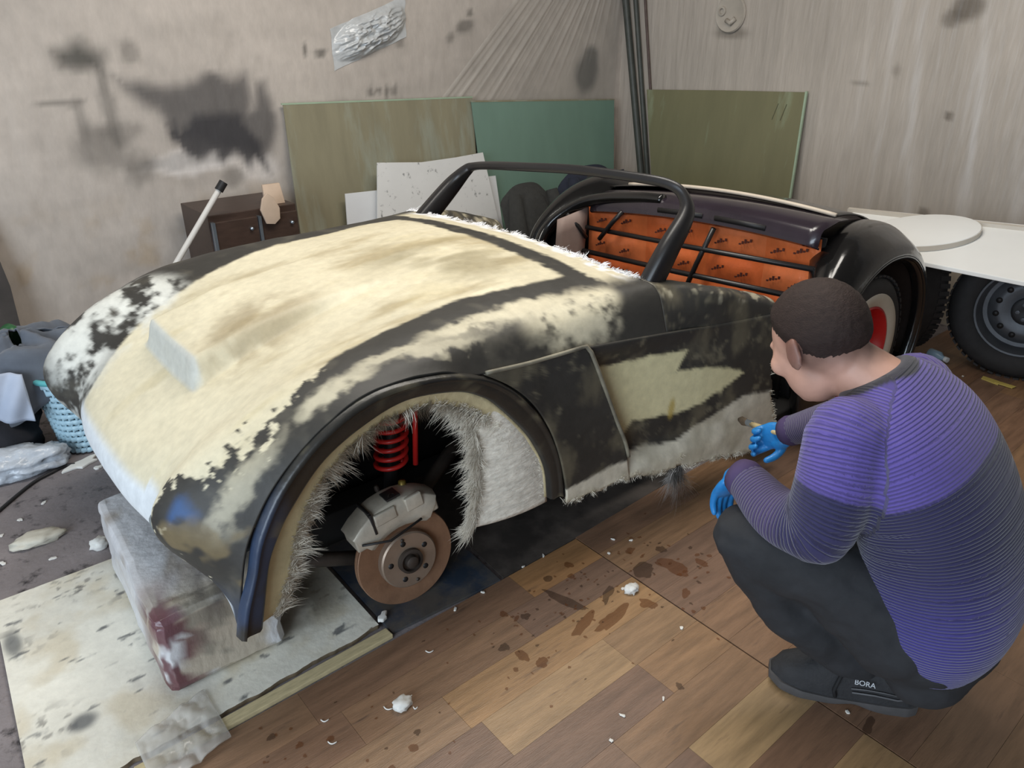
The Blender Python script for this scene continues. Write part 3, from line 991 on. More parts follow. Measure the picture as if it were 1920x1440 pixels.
# ---- far side panel (mirror, simple)
F3 = np.zeros((60, 12, 3))
for i in range(60):
    s = i / 59
    for j in range(12):
        tt = j / 11
        a = ARCH[int(tt * 59)]
        b = REAR[int(tt * 59)]
        xx, zz = a[0] * (1 - s) + b[0] * s, a[1] * (1 - s) + b[1] * s
        F3[i, j] = (xx, yb(xx), zz)
mb = MB()
mb.grid(F3)
mb.build('far_side', m_body, car, cols=side_cols(F3, False).reshape(-1, 3), thick=0.008)
D4 = D3.copy()
D4[..., 1] *= -1
mb = MB()
mb.grid(D4)
mb.build('far_door_top', m_body, car, cols=dc.reshape(-1, 3), thick=0.008)

# ---- wheel arch lips
OUT = catmull([(-.471, .262), (-.455, .33), (-.426, .403), (-.396, .499), (-.329, .602), (-.221, .690), (-.088, .738), (.081, .728), (.205, .688), (.285, .635), (.344, .578), (.400, .505), (.443, .422), (.472, .33), (.487, .225)], 90)
INN = catmull([(-.418, .262), (-.402, .33), (-.379, .420), (-.352, .475), (-.315, .529), (-.230, .615), (-.121, .668), (-.009, .691), (.125, .668), (.200, .630), (.255, .584), (.345, .480), (.395, .40), (.428, .32), (.440, .225)], 90)
lipc = []
for sgn in (-1, 1):
    prof = []
    for o2, i2 in zip(OUT, INN):
        o2, i2 = np.array(o2), np.array(i2)
        row = []
        for t, dy in ((0, .630), (.06, .652), (.22, .661), (.30, .652), (.42, .650), (.85, .652), (1.0, .645), (1.06, .60)):
            p = o2 * (1 - t) + i2 * t
            row.append((p[0], sgn * dy, p[1]))
        prof.append(row)
    Lp = np.array(prof)
    nz = fbm(Lp, 18, 4, 81)
    cl = np.zeros(Lp.shape) + BLACK * (.55 + .6 * nz)[..., None]
    cl = mixc(cl, .55 * sstep(.58, .72, nz), lin(124, 116, 92))
    cl = mixc(cl, .55 * sstep(.02, -.1, Lp[..., 0]) * sstep(.66, .45, Lp[..., 2]) * sstep(.42, .6, fbm(Lp, 9, 3, 82)), lin(56, 78, 112))
    mb = MB()
    mb.grid(Lp)
    mb.build('wheel_arch_lip', mat('arch_lip_gelcoat', attr=True, rough=0.35, var=.15, bump=.001, bscale=50) if sgn < 0 else m_body, car, cols=cl.reshape(-1, 3))
    if sgn < 0:
        # raw glass mat strip inside the lip
        n = len(INN)
        wd = catmull([(.050,), (.075,), (.070,), (.055,), (.045,), (.040,), (.050,), (.030,), (.02,), (.02,)], n)[:, 0]
        W = np.zeros((n, 6, 3))
        cx, cz = .02, .26
        for i in range(n):
            p = INN[i]
            d = np.array([cx - p[0], cz - p[1]])
            d /= np.linalg.norm(d)
            rg = .012 * (float(fbm(np.array([i * .35, 1., 2.]), 1, 3, 83)) - .5) * 2
            for j in range(6):
                t = j / 5
                e = p + d * ((wd[i] + rg) * t)
                W[i, j] = (e[0], -.628 + .015 * t, e[1])
        mb = MB()
        mb.grid(W)
        mb.build('raw_mat_strip', mat('raw_strip', lin(200, 186, 146), rough=.7, var=.15, scale=20, bump=.002, bscale=50), car, thick=.003)

# ---- raw glass mat sheet hanging behind the arch
S = np.zeros((40, 26, 3))
LE = catmull([(.10, .672), (.175, .60), (.215, .50), (.225, .40), (.215, .30), (.195, .211)], 40)
RE = catmull([(.20, .66), (.30, .55), (.37, .44), (.415, .36), (.435, .29), (.445, .205)], 40)
for i in range(40):
    for j in range(26):
        t = j / 25
        rg = .020 * (float(fbm(np.array([i * .5, 3., 1.]), 1, 3, 84)) - .5) * (1 - t)
        S[i, j] = (LE[i][0] * (1 - t) + RE[i][0] * t + rg, -.622 + .03 * (1 - t) ** 2 - .006 * math.sin(3 * t), LE[i][1] * (1 - t) + RE[i][1] * t)
mb = MB()
mb.grid(S)
sheet = mb.build('raw_mat_sheet', m_matt, car, thick=.003)


# ---- frayed fibres (uncountable)
def fibres(name, pts, dirs, ln, n, spread, seed, m=m_mat2, wdt=.0012):
    r = random.Random(seed)
    b = MB()
    per = 14
    for _ in range(max(1, n // per)):
        k = r.randrange(len(pts))
        d0 = Vector(dirs[k]) + Vector((r.gauss(0, spread), r.gauss(0, spread), r.gauss(0, spread)))
        d0.normalize()
        cur0 = Vector((r.gauss(0, .4), r.gauss(0, .4), r.gauss(0, .4) - .3))
        L0 = ln * r.uniform(.35, 1.15)
        for _f in range(per):
            p = Vector(pts[k]) + Vector((r.uniform(-1, 1), r.uniform(-1, 1), r.uniform(-1, 1))) * .008
            d = (d0 + Vector((r.gauss(0, .13), r.gauss(0, .13), r.gauss(0, .13)))).normalized()
            L = L0 * r.uniform(.5, 1.1)
            cur = cur0 + Vector((r.gauss(0, .2), r.gauss(0, .2), r.gauss(0, .2)))
            side = d.orthogonal().normalized() * wdt * .5
            a0, a1, a2, a3 = p - d * .012, p + d * L * .35 + cur * L * .05, p + d * L * .7 + cur * L * .22, p + d * L * .95 + cur * L * .5
            b.add([a0 - side, a0 + side, a1 + side * .9, a1 - side * .9, a2 + side * .7, a2 - side * .7, a3], [(0, 1, 2, 3), (3, 2, 4, 5), (5, 4, 6)])
    return tag(b.build(name, m, car), kind='stuff')


fibres('frayed_fibres', [tuple(S[i, 0]) for i in range(40)], [(-.9, -.1, -.2 - .5 * (i > 30)) for i in range(40)], .060, 5600, .28, 1)
fibres('frayed_fibres', [tuple(W[i, 5]) for i in range(len(INN))], [tuple((np.array([.02, -.6, .26]) - W[i, 5]) / .45 + np.array([0, .3, 0])) for i in range(len(INN))], .046, 7000, .30, 2)
low = [tuple(p) for p in A3[::2, -1]] + [tuple(p) for p in B3[::2, -1]]
fibres('frayed_fibres', low, [(-.1, -.25, -.9)] * len(low), .012, 3000, .45, 3)
fibres('fibre_tuft', [(.945 + .012 * math.cos(i), -.715 + .004 * i, .15) for i in range(8)], [(.1, -.1, -1)] * 8, .105, 1100, .22, 4, m=mat('grey_fibres', lin(186, 180, 174), rough=.7, var=.2), wdt=.0022)
rr = [tuple(p) for p in B3[-1, 20:]]
fibres('frayed_fibres', rr, [(.9, -.1, -.1)] * len(rr), .014, 300, .4, 5)
cow = [tuple(shell[-1, i]) for i in range(14, shell.shape[1] - 48)]
fibres('cowl_fibres', cow, [(.8, -.1, .15)] * len(cow), .022, 2600, .5, 6, m=mat('white_fibres', lin(232, 232, 234), rough=.5, var=.1), wdt=.002)

# ---- hidden structure: cowl inner panel, chassis, inner wing, engine bulkhead
b = MB()
b.box((.55, -.30, .20), (2.0, .08, .10))
b.build('chassis_rail', m_dark, car, bevel=.006)
b = MB()
b.box((.55, .30, .20), (2.0, .08, .10))
b.build('chassis_rail', m_dark, car, bevel=.006)
MB().box((1.05, 0, .17), (1.5, 1.10, .04)).build('floor_pan', m_dark, car, bevel=.006)
b = MB()
b.grid(np.array([[(xx, -.22, zz) for zz in np.linspace(.18, .58, 4)] for xx in np.linspace(-.22, .50, 4)]))
b.build('inner_wing', m_dark, car, thick=.01)
b = MB()
b.grid(np.array([[(.50, yy, zz) for zz in np.linspace(.18, .70, 4)] for yy in np.linspace(-.60, .60, 4)]))
b.build('engine_bulkhead', m_dark, car, thick=.01)
b = MB()
b.grid(np.array([[(-.43 + .05 * abs(yy), yy, zz) for zz in np.linspace(.28, .44, 4)] for yy in np.linspace(-.42, .42, 8)]))
b.build('nose_inner', m_dark, car, thick=.01)
b = MB()
b.box((1.42, -.60, .30), (.20, .04, .48))
b.box((1.50, -.66, .14), (.30, .12, .06))
b.build('sill_box', m_dark, car, bevel=.008)
b = MB()
b.grid(np.array([[(xx, -.50 - .10 * (xx - 1.3), zz) for zz in np.linspace(.16, .46, 4)] for xx in np.linspace(1.30, 1.62, 4)]))
b.build('quarter_inner', m_dark, car, thick=.01)

# ---- brake and suspension
m_rust = mat('rusty_disc', lin(140, 106, 82), rough=.5, metal=.3, var=.18, scale=22, bump=.0008, bscale=90)
m_hat = mat('bare_steel_hat', lin(150, 132, 116), rough=.4, metal=.5, var=.15, scale=18)
m_cal = mat('cast_caliper', lin(196, 188, 172), rough=.42, metal=.25, var=.18, scale=25, bump=.001, bscale=60)
m_red = mat('red_spring', lin(196, 38, 34), rough=.35, var=.1)
m_bar = mat('greasy_steel', lin(70, 62, 56), rough=.5, metal=.4, var=.3, scale=18)
DC = Vector((.032, -.500, .146))
AX = Vector((-.10, -.985, .13)).normalized()
dsk = MB().lathe([(.073, -.012), (.139, -.012), (.141, -.010), (.141, -.004), (.136, -.002), (.136, .002), (.141, .004), (.141, .010), (.139, .012), (.085, .012), (.081, .010)], DC, AX, 64).build('brake_disc', m_rust, car, auto=35)
MB().lathe([(.083, .008), (.082, .030), (.078, .034), (.036, .034), (.034, .030)], DC, AX, 48).build('disc_hat', m_hat, dsk, auto=35)
u = AX.orthogonal().normalized()
v = AX.cross(u)
MB().lathe([(.036, .026), (.035, .044), (.028, .046), (.026, .036), (.018, .036), (.017, .052), (.010, .056), (0, .056)], DC, AX, 28).build('hub', m_bar, dsk, auto=35)
for k in range(5):
    a = 2 * math.pi * k / 5 + .4
    p = DC + (u * math.cos(a) + v * math.sin(a)) * .056
    MB().lathe([(.008, .0335), (.008, .0345), (0, .0346)], p, AX, 12).build('bolt_hole', m_black, dsk)
for k in range(2):
    a = 2 * math.pi * k / 2 + 1.0
    p = DC + (u * math.cos(a) + v * math.sin(a)) * .068
    MB().lathe([(.005, .033), (.005, .0365), (0, .037)], p, AX, 10).build('locating_screw', m_bar, dsk)
# caliper astride the top of the disc, built in the disc's own frame
UP = (Vector((-.18, 0, 1)) - AX * AX.dot(Vector((-.18, 0, 1)))).normalized()
FW = AX.cross(UP).normalized()
if FW.x < 0:
    FW = -FW
ROT = Matrix((tuple(FW), tuple(AX), tuple(UP))).transposed()     # local x along car, y outward, z up


def cal(x, y, z):
    return DC + FW * (x * 1.22) + AX * (y * 1.12) + UP * (z * 1.0 + max(0, z - .10) * .35)


cp = thing  # keep name short
cal_o = MB()
arc = []
for k in range(9):                                      # curved bridge over the disc
    a = math.radians(90 + 38 - 76 * k / 8)
    arc.append((math.cos(a) * .150, math.sin(a) * .150))
Gc = []
for (x, z) in arc:
    nrm = Vector((x, 0, z)).normalized()
    row = []
    for (dy, dr) in [(-.045, -.040), (-.052, -.012), (-.048, .012), (-.030, .022), (.010, .024), (.034, .018), (.042, .002), (.040, -.030), (.030, -.044), (.018, -.044), (.016, -.008), (-.016, -.008), (-.018, -.044), (-.036, -.046)]:
        row.append(tuple(cal(x + nrm.x * dr, dy, z + nrm.z * dr)))
    Gc.append(row)
gc = np.array(Gc)
cal_o.grid(gc, False, True)
cal_o.F.append(tuple(range(14)))
cal_o.F.append(tuple(range(8 * 14, 9 * 14))[::-1])
calo = cal_o.build('brake_caliper', m_cal, car, auto=50, bevel=.003)
for sx in (-1, 1):
    MB().box(cal(sx * .088, -.002, .118), (.030, .085, .044), ROT).build('caliper_ear', m_cal, calo, bevel=.006)
MB().box(cal(-.022, .040, .150), (.062, .012, .034), ROT).build('caliper_lug', m_cal, calo, bevel=.004)
MB().box(cal(.048, .038, .148), (.050, .014, .040), ROT).build('caliper_lug', m_cal, calo, bevel=.004)
MB().box(cal(.010, .012, .1735), (.040, .048, .006), ROT).build('inspection_slot', m_black, calo, bevel=.001)
MB().lathe([(.007, 0), (.007, .012), (.004, .016), (0, .016)], cal(.0, -.035, .172), UP, 10).build('bleed_nipple', m_bar, calo, auto=30)
MB().tube([tuple(cal(-.09, .046, .12)), tuple(cal(-.03, .05, .10)), tuple(cal(.05, .05, .11))], .0035, 6).build('pad_spring', m_black, calo)
MB().box(cal(-.052, .034, .146), (.007, .020, .060), ROT).build('caliper_gap', m_black, calo, bevel=.001)
MB().box(cal(-.052, .0, .166), (.007, .080, .012), ROT).build('caliper_gap', m_black, calo, bevel=.001)
MB().lathe([(.010, 0), (.012, .003), (.010, .006)], cal(.010, .022, .171), (AX + UP * .6), 14).build('pad_ring', m_bar, calo)
# strut with red spring
sp = [(.085 + .042 * math.cos(t * 1.7) + .02 * (t / 31.4), -.37 + .042 * math.sin(t * 1.7), .345 + .235 * t / 31.4) for t in np.linspace(0, 31.4, 300)]
MB().tube(sp, .0068, 8).build('coil_spring', m_red, car)
MB().tube([(.08, -.36, .25), (.10, -.36, .40), (.105, -.36, .62)], [.018, .022, .022], 12).build('damper', m_black, car)
MB().tube([(.15, -.395, .34), (.165, -.392, .58)], .008, 8).build('red_bracket', m_red, car)
MB().tube([(.045, -.46, .20), (.18, -.40, .26), (.36, -.34, .34)], [.016, .020, .024], 10).build('control_arm', m_bar, car)
MB().lathe([(.030, -.025), (.034, -.01), (.034, .02), (.024, .03)], (.355, -.345, .345), (-.2, -1, .2), 20, True).build('arm_bush', m_bar, car, auto=40)
MB().tube([(-.05, -.45, .15), (-.20, -.36, .16), (-.38, -.30, .20)], .020, 10).build('radius_rod', m_bar, car)
MB().tube([(.0, -.46, .14), (-.02, -.22, .17)], .022, 10).build('drive_shaft', m_bar, car)
MB().tube([(.06, -.47, .31), (.10, -.42, .30), (.20, -.36, .20), (.30, -.30, .18)], .005, 8).build('brake_hose', m_black, car)
MB().lathe([(.012, 0), (.010, .02), (0, .022)], (.07, -.45, .325), (0, 0, 1), 10).build('grease_cap', mat('brass', lin(150, 128, 60), rough=.4, metal=.5), car)
# knuckle joining hub to arm and strut
MB().tube([(.03, -.455, .10), (.045, -.44, .20), (.08, -.37, .27)], [.03, .028, .02], 10).build('steering_knuckle', m_bar, car)

# round lamp recess on the near nose corner
ind = MB().lathe([(.0, .004), (.024, .004), (.030, .008), (.033, .004), (.034, -.006)], (-.533, -.468, .490), (-1, -.30, -.05), 28).build('lamp_recess', mat('grey_primer', lin(128, 132, 130), rough=.6, var=.12), car)
# ---- windscreen frame
near_b, far_b = (.86, -.585, .735), (.80, .53, .745)
wf = [near_b, (.92, -.605, .86), (.985, -.610, .955), (.995, -.590, 1.005), (.985, -.545, 1.035), (.965, -.44, 1.043), (.93, -.20, 1.040), (.925, .05, 1.018), (.95, .25, .995), (.985, .40, .970), (.985, .45, .950), (.95, .50, .890), far_b]
cw = catmull(wf, 90)
WG = []
fr = frames([tuple(p) for p in cw])
for i, (p, N_, B_) in enumerate(fr):
    s = i / 89
    post = max(sstep(.30, .02, s), sstep(.72, 1.0, s))
    hw, hd = .015 + .012 * post, .011 + .030 * post
    # blade section: deep along car x, thin across
    T_ = (Vector(cw[min(i + 1, 89)]) - Vector(cw[max(i - 1, 0)])).normalized()
    X = (Vector((1, 0, -.15)) - T_ * T_.dot(Vector((1, 0, -.15)))).normalized()
    Y = T_.cross(X)
    row = []
    for k in range(12):
        a = 2 * math.pi * k / 12
        ca, sa = math.cos(a), math.sin(a)
        row.append(tuple(p + X * (hd * math.copysign(abs(ca) ** .6, ca)) + Y * (hw * math.copysign(abs(sa) ** .6, sa))))
    WG.append(row)
b = MB()
b.grid(np.array(WG), False, True)
b.F.append(tuple(range(12)))
b.F.append(tuple(range(89 * 12, 90 * 12))[::-1])
b.build('windscreen_frame', m_satin, car)

# ---- rear body: fenders, deck, bulkhead with orange foil
RC = np.array([2.03, .315])
for sgn in (-1, 1):
    ang = np.radians(np.linspace(205, -28, 70))
    R = np.interp(np.linspace(0, 1, 70), [0, .25, .5, .75, 1], [.48, .485, .468, .47, .47])
    rowsF = []
    for a, rr_ in zip(ang, R):
        row = []
        yi = float(np.interp(math.degrees(a), [-28, 60, 105, 150, 205], [.44, .44, .52, .69, .70]))
        for (dr, yy) in [(-.05, .43), (-.035, .46), (-.015, .52), (.0, .60), (-.004, .68), (-.035, .745), (-.062, .785), (-.088, .800), (-.100, .803), (-.118, .790), (-.122, .76)]:
            r_ = rr_ + dr
            yq = yi + (yy - .43) * (.803 - yi) / .373
            row.append((RC[0] + r_ * math.cos(a), sgn * yq, RC[1] + r_ * math.sin(a)))
        rowsF.append(row)
    g = np.array(rowsF)
    g = np.swapaxes(catmull(np.swapaxes(g, 0, 1), 44), 0, 1)
    b = MB()
    b.grid(g)
    b.build('rear_fender', m_blk, car, thick=.008)
    b = MB()
    b.tube([(RC[0] + (r_ - .105) * math.cos(a), sgn * .800, RC[1] + (r_ - .105) * math.sin(a)) for a, r_ in zip(ang, R)], .009, 8)
    b.build('fender_bead', m_blk, car)
# inner wheel well, dark
b = MB()
b.grid(np.array([[(RC[0] + .40 * math.cos(a), yy, RC[1] + .40 * math.sin(a)) for yy in np.linspace(-.78, -float(np.interp(math.degrees(a), [-28, 60, 105, 150, 205], [.46, .46, .54, .71, .72])), 5)] for a in np.radians(np.linspace(200, -20, 30))]))
b.build('wheel_well', mat('primer_well', lin(58, 46, 40), rough=.7, var=.3, scale=14), car, thick=.005)

# tilt of the rear bulkhead: near side a little higher
XB = 1.755


def bk(y, z, dx=0.0):
    return (XB + dx, y, z + 0.052 * (0.43 - y))


m_foils = []
for k, c in enumerate([(244, 126, 70), (238, 118, 64), (247, 134, 80)]):
    m = mat('orange_foil_%d' % k, lin(*c), rough=.30, metal=.1, var=.16, scale=9, bump=.006, bscale=14, stretch=(1, 1.4, 1.0))
    m_foils.append(m)
m_print = mat('dark_print', lin(92, 52, 44), rough=.45, var=.2)
ys_ = [.56, .20, -.13, -.40, -.625]
zs_ = [.27, .36, .455, .575, .70]
bulk = MB()
bulk.grid(np.array([[bk(y, z, .055) for z in np.linspace(.16, .70, 5)] for y in np.linspace(-.63, .66, 6)]))
bulk = bulk.build('rear_bulkhead', m_satin, car, thick=.01)
k = 0
for i in range(4):
    for j in range(4):
        y1, y0 = ys_[i], ys_[i + 1]
        z0, z1 = zs_[j], zs_[j + 1]
        n = 10
        Gf = np.zeros((n, n, 3))
        for a in range(n):
            for c in range(n):
                yy, zz = y1 + (y0 - y1) * a / (n - 1), z0 + (z1 - z0) * c / (n - 1)
                lean = 0.10 * max(0, zz - .60)
                Gf[a, c] = bk(yy, zz, .040 - .020 * math.sin(math.pi * a / (n - 1)) * math.sin(math.pi * c / (n - 1)) - lean + .006 * (float(fbm(np.array([yy, zz, 0]), 22, 3, 91)) - .5))
        b = MB()
        b.grid(Gf)
        fo = b.build('foil_panel', m_foils[k % 3], bulk)
        k += 1
        # maker's print: short slanted dark lettering blocks
        for q in range(2):
            yc = y1 + (y0 - y1) * (.3 + .42 * q)
            zc = z0 + (z1 - z0) * (.45 + .1 * ((k + q) % 2))
            b = MB()
            for w_ in range(5):
                yy = yc - .012 * (w_ - 2)
                hgt = .006 + .010 * ((w_ * 7 + k * 3) % 3) / 2
                zz = zc + .004 * (w_ - 2)
                b.add([bk(yy + .004, zz, .006), bk(yy - .004, zz, .006), bk(yy - .004, zz + hgt, .006), bk(yy + .004, zz + hgt, .006),
                       bk(yy + .004, zz, .010), bk(yy - .004, zz, .010), bk(yy - .004, zz + hgt, .010), bk(yy + .004, zz + hgt, .010)],
                      [(0, 1, 2, 3), (7, 6, 5, 4), (0, 4, 5, 1), (3, 2, 6, 7), (1, 5, 6, 2), (0, 3, 7, 4)])
            tag(b.build('print', m_print, fo, smooth=False), kind='stuff')
for (z, y0, y1, r) in [(.600, .52, -.64, .011), (.484, .56, -.64, .012), (.36, .58, -.64, .012)]:
    MB().tube([bk(y0, z, -.02), bk((y0 + y1) / 2, z, -.03), bk(y1, z, -.02)], r, 10).build('frame_bar', m_satin, bulk)
for (ya, za, yb_, zb) in [(-.19, .690, -.05, .30), (.30, .70, .42, .56)]:
    MB().tube([bk(ya, za, -.02), bk(ya * .6 + yb_ * .4, za * .6 + zb * .4, -.033), bk(yb_, zb, -.035)], .011, 10).build('frame_bar', m_satin, bulk)
# top beam with two slots
bm_ = MB()
n = 24
Gb = np.zeros((n, 6, 3))
for i in range(n):
    y = .50 - 1.14 * i / (n - 1)
    arch = .030 * (1 - ((y + .07) / .57) ** 2)
    for j, (dx, dz) in enumerate([(-.01, .0), (-.022, .008), (-.012, .055), (.0, .068), (.10, .085), (.17, .080)]):
        Gb[i, j] = bk(y, .672 + dz + arch, dx)
bm_.grid(Gb)
beam = bm_.build('rear_beam', mat('purple_black_gloss', lin(44, 36, 44), rough=.22, var=.2, coat=.4), car, thick=.006, auto=40)
for (ya, yb_) in [(.10, -.13), (-.19, -.42)]:
    b = MB()
    aa = lambda y: .030 * (1 - ((y + .07) / .57) ** 2)
    b.tube([bk(ya, .703 + aa(ya), -.021), bk((ya + yb_) / 2, .703 + aa((ya + yb_) / 2), -.021), bk(yb_, .703 + aa(yb_), -.021)], .011, 8, flat=.5)
    b.build('beam_slot', m_black, beam)
# deck lid with its beige trim edge
Gd = np.zeros((30, 20, 3))
for i in range(30):
    y = .55 - 1.14 * i / 29
    for j in range(20):
        t = j / 19
        arch = .045 * (1 - (y / .62) ** 2)
        Gd[i, j] = bk(y, .755 + arch - .30 * t ** 2.2, .16 + .62 * t)
b = MB()
b.grid(Gd)
b.build('rear_deck', m_blk, car, thick=.006)
tr = [bk(y, .765 + .045 * (1 - (y / .62) ** 2), .15) for y in np.linspace(.42, -.60, 30)]
MB().tube(tr, .008, 8).build('beige_trim', mat('beige_trim', lin(200, 186, 168), rough=.5, var=.08), car)
# hoop at the far side of the cockpit opening
hp = catmull([(1.50, .60, .36), (1.55, .655, .50), (1.62, .655, .60), (1.70, .56, .695), (1.745, .43, .742), (1.76, .22, .775), (1.765, .10, .785)], 50)
MB().tube([tuple(p) for p in hp], [.026] * 50, 12).build('cockpit_hoop', m_blk, car)
b = MB()
b.grid(np.array([[(1.60 + .14 * s, .60 - .06 * s - .02 * t, .34 + .30 * t + .05 * s) for t in np.linspace(0, 1, 5)] for s in np.linspace(0, 1, 5)]))
b.build('quarter_trim', mat('pinkish_primer', lin(150, 128, 118), rough=.6, var=.15), car, thick=.005)
MB().tube([(1.66, .58, .66), (1.70, .54, .60), (1.735, .52, .545)], .010, 8).build('frame_bar', m_satin, bulk)

# ---- rear wheel with whitewall and red rim
wc, wax = (1.93, -.70, .31), (0, -1, 0)
rw = MB().lathe(tyre_prof(.310, .185, .19), wc, wax, 64).build('rear_tyre', m_rub, car)
tread(car, wc, wax, .310, .19, parent=rw)
MB().lathe([(.190, .083), (.200, .0915), (.225, .0965), (.243, .0965), (.247, .094)], wc, wax, 64).build('whitewall', mat('whitewall_rubber', lin(206, 196, 178), rough=.55, var=.06), rw)
m_rr = mat('red_rim', lin(190, 32, 30), rough=.3, var=.08, coat=.3)
rim = MB().lathe([(.188, .078), (.194, .088), (.186, .090), (.176, .070), (.168, .030), (.152, .022), (.118, .040), (.090, .044), (.06, .030), (0, .030)], wc, wax, 56).build('rear_rim', m_rr, car, auto=40)
for k in range(4):
    a = 2 * math.pi * k / 4 + .5
    p = Vector(wc) + Vector((math.cos(a), 0, math.sin(a))) * .135
    MB().lathe([(.0, .036), (.016, .036), (.016, .039), (0, .0395)], p, wax, 12).build('rim_slot', m_black, rim)
MB().lathe([(.034, .028), (.034, .05), (.026, .06), (0, .062)], wc, wax, 20).build('hub_cap', m_satin, rim, auto=40)
MB().tube([(1.93, -.62, .31), (1.93, .62, .31)], .035, 12).build('rear_axle', m_dark, car)
rw2 = MB().lathe(tyre_prof(.310, .185, .19), (1.93, .70, .31), (0, 1, 0), 48).build('rear_tyre', m_rub, car)
MB().lathe([(.188, .078), (.168, .03), (.10, .04), (0, .03)], (1.93, .70, .31), (0, 1, 0), 32).build('rear_rim', m_rr, car)
# underside skirt below rear quarter
b = MB()
b.grid(np.array([[(1.62 - .05 * t, -.60 - .05 * s, .14 + .40 * t) for t in np.linspace(0, 1, 4)] for s in np.linspace(0, 1, 3)]))
b.build('wheel_well_front', m_dark, car, thick=.006)


# ================================================================== THINGS ON THE FLOOR
# cream board under the nose
xs = np.linspace(0, 1, 110)
c00, c10, c11, c01 = np.array([-.905, -.572]), np.array([-.095, -.562]), np.array([-.085, .19]), np.array([-.87, .20])
U, V = np.meshgrid(np.linspace(0, 1, 150), np.linspace(0, 1, 130), indexing='ij')
XY = c00 * ((1 - U) * (1 - V))[..., None] + c10 * (U * (1 - V))[..., None] + c11 * (U * V)[..., None] + c01 * ((1 - U) * V)[..., None]
q1 = np.stack([XY[..., 0], XY[..., 1], XY[..., 0] * 0], -1)
XY[:, 0, 1] += (fbm(q1[:, 0], 20, 3, 101) - .5) * .02
Z = np.full(U.shape, .014) + (fbm(q1, 9, 3, 102) - .5) * .003
col = np.array(lin(228, 224, 210)) * (.86 + .3 * fbm(q1, 5, 4, 103))[..., None]
col = mixc(col, .45 * sstep(.5, .75, fbm(q1, 8, 4, 104)), lin(196, 178, 140))
fl = fbm(np.stack([XY[..., 0] * 18 + XY[..., 1] * 6, XY[..., 1] * 46, U * 0], -1), 1, 4, 105)
col = mixc(col, .85 * sstep(.66, .74, fl), lin(82, 84, 88))
col = mixc(col, .6 * sstep(.60, .68, fbm(np.stack([XY[..., 0] * 40, XY[..., 1] * 60, U * 0], -1), 1, 3, 106)) * sstep(.45, .7, fbm(q1, 6, 3, 107)), lin(96, 92, 88))
col = mixc(col, .75 * blotch(XY[..., 0], XY[..., 1], -.855, -.01, .02, .05) + .8 * blotch(XY[..., 0], XY[..., 1], -.775, -.39, .03, .025), lin(58, 64, 72))
col = mixc(col, .7 * blotch(XY[..., 0], XY[..., 1], -.24, -.33, .14, .12, .5) * sstep(.35, .55, fbm(q1, 10, 4, 108)), lin(104, 92, 72))
t = thing('cream_board', 'paint-spotted cream board lying on the floor under the nose', 'board', (-.5, -.2, 0))
top = np.stack([XY[..., 0], XY[..., 1], Z], -1)
b = MB()
b.grid(top)
b.build('board_top', mat('spotted_cream_board', attr=True, rough=.6, var=.08, scale=40, bump=.001), t, cols=col.reshape(-1, 3))
ring = [tuple(top[i, 0]) for i in range(150)] + [tuple(top[-1, j]) for j in range(1, 130)] + [tuple(top[i, -1]) for i in range(148, -1, -1)] + [tuple(top[0, j]) for j in range(128, 0, -1)]
rg = np.array([ring, [(p[0], p[1], .001) for p in ring]])
b = MB()
b.grid(rg, False, True)
b.build('board_edge', mat('raw_board_edge', lin(120, 104, 82), rough=.8, var=.3, scale=40), t)
# cream lath beside it
t = MB().prism([(-.72, -.619), (-.085, -.612), (-.087, -.580), (-.72, -.588)], lambda u, v, q: (u, v, q), .001, .015).build('lath', mat('cream_lath', lin(196, 180, 140), rough=.7, var=.2, scale=14, stretch=(2, 12, 1)), bevel=.002, smooth=False)
tag(t, 'narrow cream wooden lath along the cut edge of the brown floor covering', 'lath')
# blue panels under the wheel arch
m_navy = mat('navy_panel', lin(46, 56, 70), rough=.4, var=.35, scale=9, dark=lin(84, 80, 76), dscale=7, damt=.75)
m_gry = mat('grimy_panel', lin(84, 76, 70), rough=.6, var=.4, scale=6, dark=lin(58, 52, 48), dscale=5, damt=.6)
tag(MB().prism([(-.080, -.60), (.27, -.622), (.31, .05), (-.07, .08)], lambda u, v, q: (u, v, q), .001, .010).build('blue_panel', m_navy, smooth=False), 'scuffed dark blue panel on the floor under the brake disc', 'panel')
tag(MB().prism([(.285, -.618), (.56, -.618), (1.12, -.598), (1.10, .05), (.33, .05)], lambda u, v, q: (u, v, q), .001, .007).build('floor_mat', m_gry, smooth=False), 'grimy dark mat on the floor under the sill', 'mat')

# film-wrapped foam block carrying the nose
m_foam = mat('wrapped_block', attr=True, rough=.32, var=.10, scale=30, bump=.003, bscale=40, spec=.6, stretch=(1, 1, .5))
bx0, bx1, by0, by1, bz = -.585, -.29, -.46, .17, .245
mb = MB()
bm = bmesh.new()
bmesh.ops.create_cube(bm, size=1)
bmesh.ops.bevel(bm, geom=list(bm.edges), offset=.13, segments=4, affect='EDGES', profile=.7)
bmesh.ops.subdivide_edges(bm, edges=list(bm.edges), cuts=9, use_grid_fill=True)
bmesh.ops.triangulate(bm, faces=[f for f in bm.faces if len(f.verts) > 4])
P = np.array([v.co for v in bm.verts]) + .5
F = [tuple(v.index for v in f.verts) for f in bm.faces]
bm.free()
Q = P.copy()
P = np.stack([bx0 + (bx1 - bx0) * Q[:, 0] + .03 * (Q[:, 1] - .5), by0 + (by1 - by0) * Q[:, 1], .0155 + (bz - .0155) * Q[:, 2]], -1)
zt = P[:, 2] > .03
P[:, 0] += ((fbm(P * np.array([1, .5, 3]), 16, 4, 111) - .5) * .022) * zt
P[:, 2] += ((fbm(P, 12, 3, 112) - .5) * .018) * zt
